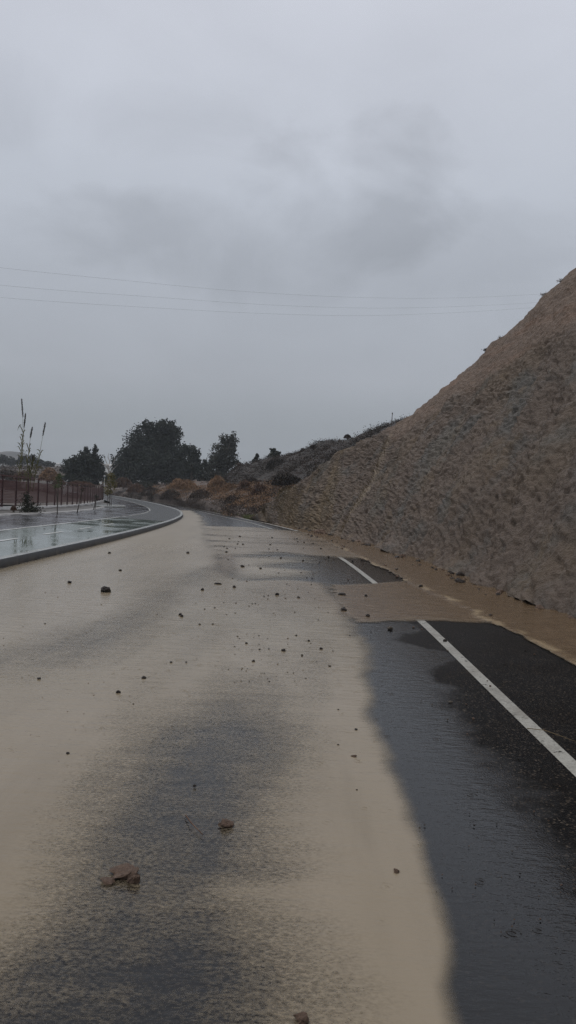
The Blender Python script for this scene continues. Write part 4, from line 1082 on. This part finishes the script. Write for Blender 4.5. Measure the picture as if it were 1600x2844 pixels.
# ------------------------------------------------------------------ overcast sky and soft sun
w = bpy.data.worlds.new('World'); scene.world = w; w.use_nodes = True
nt = w.node_tree; bg = nt.nodes['Background']
def wn(ty, **kw):
    x = nt.nodes.new(ty)
    for k, v in kw.items(): setattr(x, k, v)
    return x
SUN_EL, SUN_AZ = R(66), R(-75)       # high, behind the camera on the left
sky = wn('ShaderNodeTexSky', sky_type='NISHITA', sun_disc=False); sky.sun_elevation = SUN_EL; sky.sun_rotation = SUN_AZ; sky.dust_density = 3; sky.air_density = 1.2
tc = wn('ShaderNodeTexCoord'); sep = wn('ShaderNodeSeparateXYZ'); nt.links.new(tc.outputs['Generated'], sep.inputs[0])
ramp = wn('ShaderNodeValToRGB'); cr = ramp.color_ramp
stops = [(0.0, (.262, .286, .312)), (.08, (.300, .326, .358)), (.14, (.372, .396, .440)), (.25, (.425, .455, .510)), (.35, (.510, .545, .612)), (.53, (.605, .630, .702)), (1.0, (.90, .92, .98))]
while len(cr.elements) < len(stops): cr.elements.new(.5)
for e, (p_, c_) in zip(cr.elements, stops): e.position = p_; e.color = (*c_, 1)
nt.links.new(sep.outputs[2], ramp.inputs[0])
# cloud deck: soft darker masses low in the sky ahead, ragged by noise
mp = wn('ShaderNodeMapping'); mp.inputs['Scale'].default_value = (1.0, 1.0, 1.7); mp.inputs['Location'].default_value = (1.9, .4, .35); nt.links.new(tc.outputs['Generated'], mp.inputs[0])
nz = wn('ShaderNodeTexNoise'); nz.inputs['Scale'].default_value = 4.5; nz.inputs['Detail'].default_value = 6; nz.inputs['Roughness'].default_value = .52; nz.inputs['Distortion'].default_value = .35
nt.links.new(mp.outputs[0], nz.inputs['Vector'])
def wmath(op, a, b=None, clamp=False):
    x = wn('ShaderNodeMath', operation=op, use_clamp=clamp)
    for k, v in enumerate((a, b)):
        if v is None: continue
        if hasattr(v, 'links'): nt.links.new(v, x.inputs[k])
        else: x.inputs[k].default_value = v
    return x.outputs[0]
total = None
for (px, py, hw, hh, amt) in [(960, 560, 330, 170, 1.0), (1030, 450, 190, 60, .9), (330, 640, 330, 95, .75), (640, 690, 420, 130, .7), (1250, 700, 260, 150, .3), (200, 300, 500, 90, .25)]:
    v = ray(px, py); v /= np.linalg.norm(v)
    dx = wmath('SUBTRACT', sep.outputs[0], float(v[0])); dz = wmath('SUBTRACT', sep.outputs[2], float(v[2]))
    q = wmath('ADD', wmath('POWER', wmath('ABSOLUTE', wmath('DIVIDE', dx, hw/2300)), 2.0), wmath('POWER', wmath('ABSOLUTE', wmath('DIVIDE', dz, hh/2300)), 2.0))
    q = wmath('ADD', q, wmath('MULTIPLY', wmath('SUBTRACT', nz.outputs['Fac'], .5), 5.5))
    g = wmath('MULTIPLY', wmath('SUBTRACT', 1.0, wmath('MULTIPLY', q, .80), True), amt)
    ahead = wmath('GREATER_THAN', sep.outputs[1], 0.0)
    g = wmath('MULTIPLY', g, ahead)
    total = g if total is None else wmath('MAXIMUM', total, g)
n2_ = wmath('MULTIPLY', wmath('SUBTRACT', nz.outputs['Fac'], .5), .22)
cfac = wmath('ADD', wmath('SUBTRACT', 1.0, wmath('MULTIPLY', total, .20)), n2_)
cl = wn('ShaderNodeCombineColor')
for k in range(3): nt.links.new(cfac, cl.inputs[k])
mul = wn('ShaderNodeMix', data_type='RGBA', blend_type='MULTIPLY'); mul.inputs[0].default_value = 1
nt.links.new(ramp.outputs[0], mul.inputs[6]); nt.links.new(cl.outputs[0], mul.inputs[7])
# the clear-sky light is nearly all hidden by the cloud deck: a tenth of it shows through
sc_ = wn('ShaderNodeVectorMath', operation='SCALE'); sc_.inputs['Scale'].default_value = 10.0; nt.links.new(mul.outputs[2], sc_.inputs[0])
mx = wn('ShaderNodeMix', data_type='RGBA'); mx.inputs[0].default_value = .96
nt.links.new(sky.outputs[0], mx.inputs[6]); nt.links.new(sc_.outputs[0], mx.inputs[7])
nt.links.new(mx.outputs[2], bg.inputs['Color']); bg.inputs['Strength'].default_value = .1
sun = bpy.data.lights.new('sun', 'SUN'); sun.energy = .95; sun.angle = R(32); sun.color = (1, .97, .93)
so = bpy.data.objects.new('sun', sun); COL.objects.link(so)
sd = Vector((math.cos(SUN_EL)*math.sin(SUN_AZ), math.cos(SUN_EL)*math.cos(SUN_AZ), math.sin(SUN_EL)))
so.rotation_euler = sd.to_track_quat('Z', 'Y').to_euler()

# ------------------------------------------------------------------ damp air
HAZE = True
if HAZE:
    mb = MB(); mb.box((0, 420, 22), (980, 540, 26))
    hz = NT('damp_air'); t_ = hz.t; t_.nodes.remove(hz.b)
    pv = t_.nodes.new('ShaderNodeVolumePrincipled'); pv.inputs['Color'].default_value = (.80, .85, .90, 1); pv.inputs['Density'].default_value = .0005; pv.inputs['Anisotropy'].default_value = .2
    t_.links.new(pv.outputs[0], hz.out.inputs['Volume'])
    kind(mb.build('haze', hz.m, None), 'stuff')

scene.view_settings.view_transform = 'Standard'; scene.view_settings.look = 'None'
scene.view_settings.exposure = 0; scene.view_settings.gamma = 1
cy = scene.cycles
cy.use_denoising = True
cy.denoising_prefilter = 'NONE'; cy.denoising_input_passes = 'RGB_ALBEDO_NORMAL'
try: cy.denoiser = 'OPENIMAGEDENOISE'
except Exception: pass
cy.max_bounces = 6; cy.transparent_max_bounces = 12; cy.volume_bounces = 1; cy.sample_clamp_indirect = 4
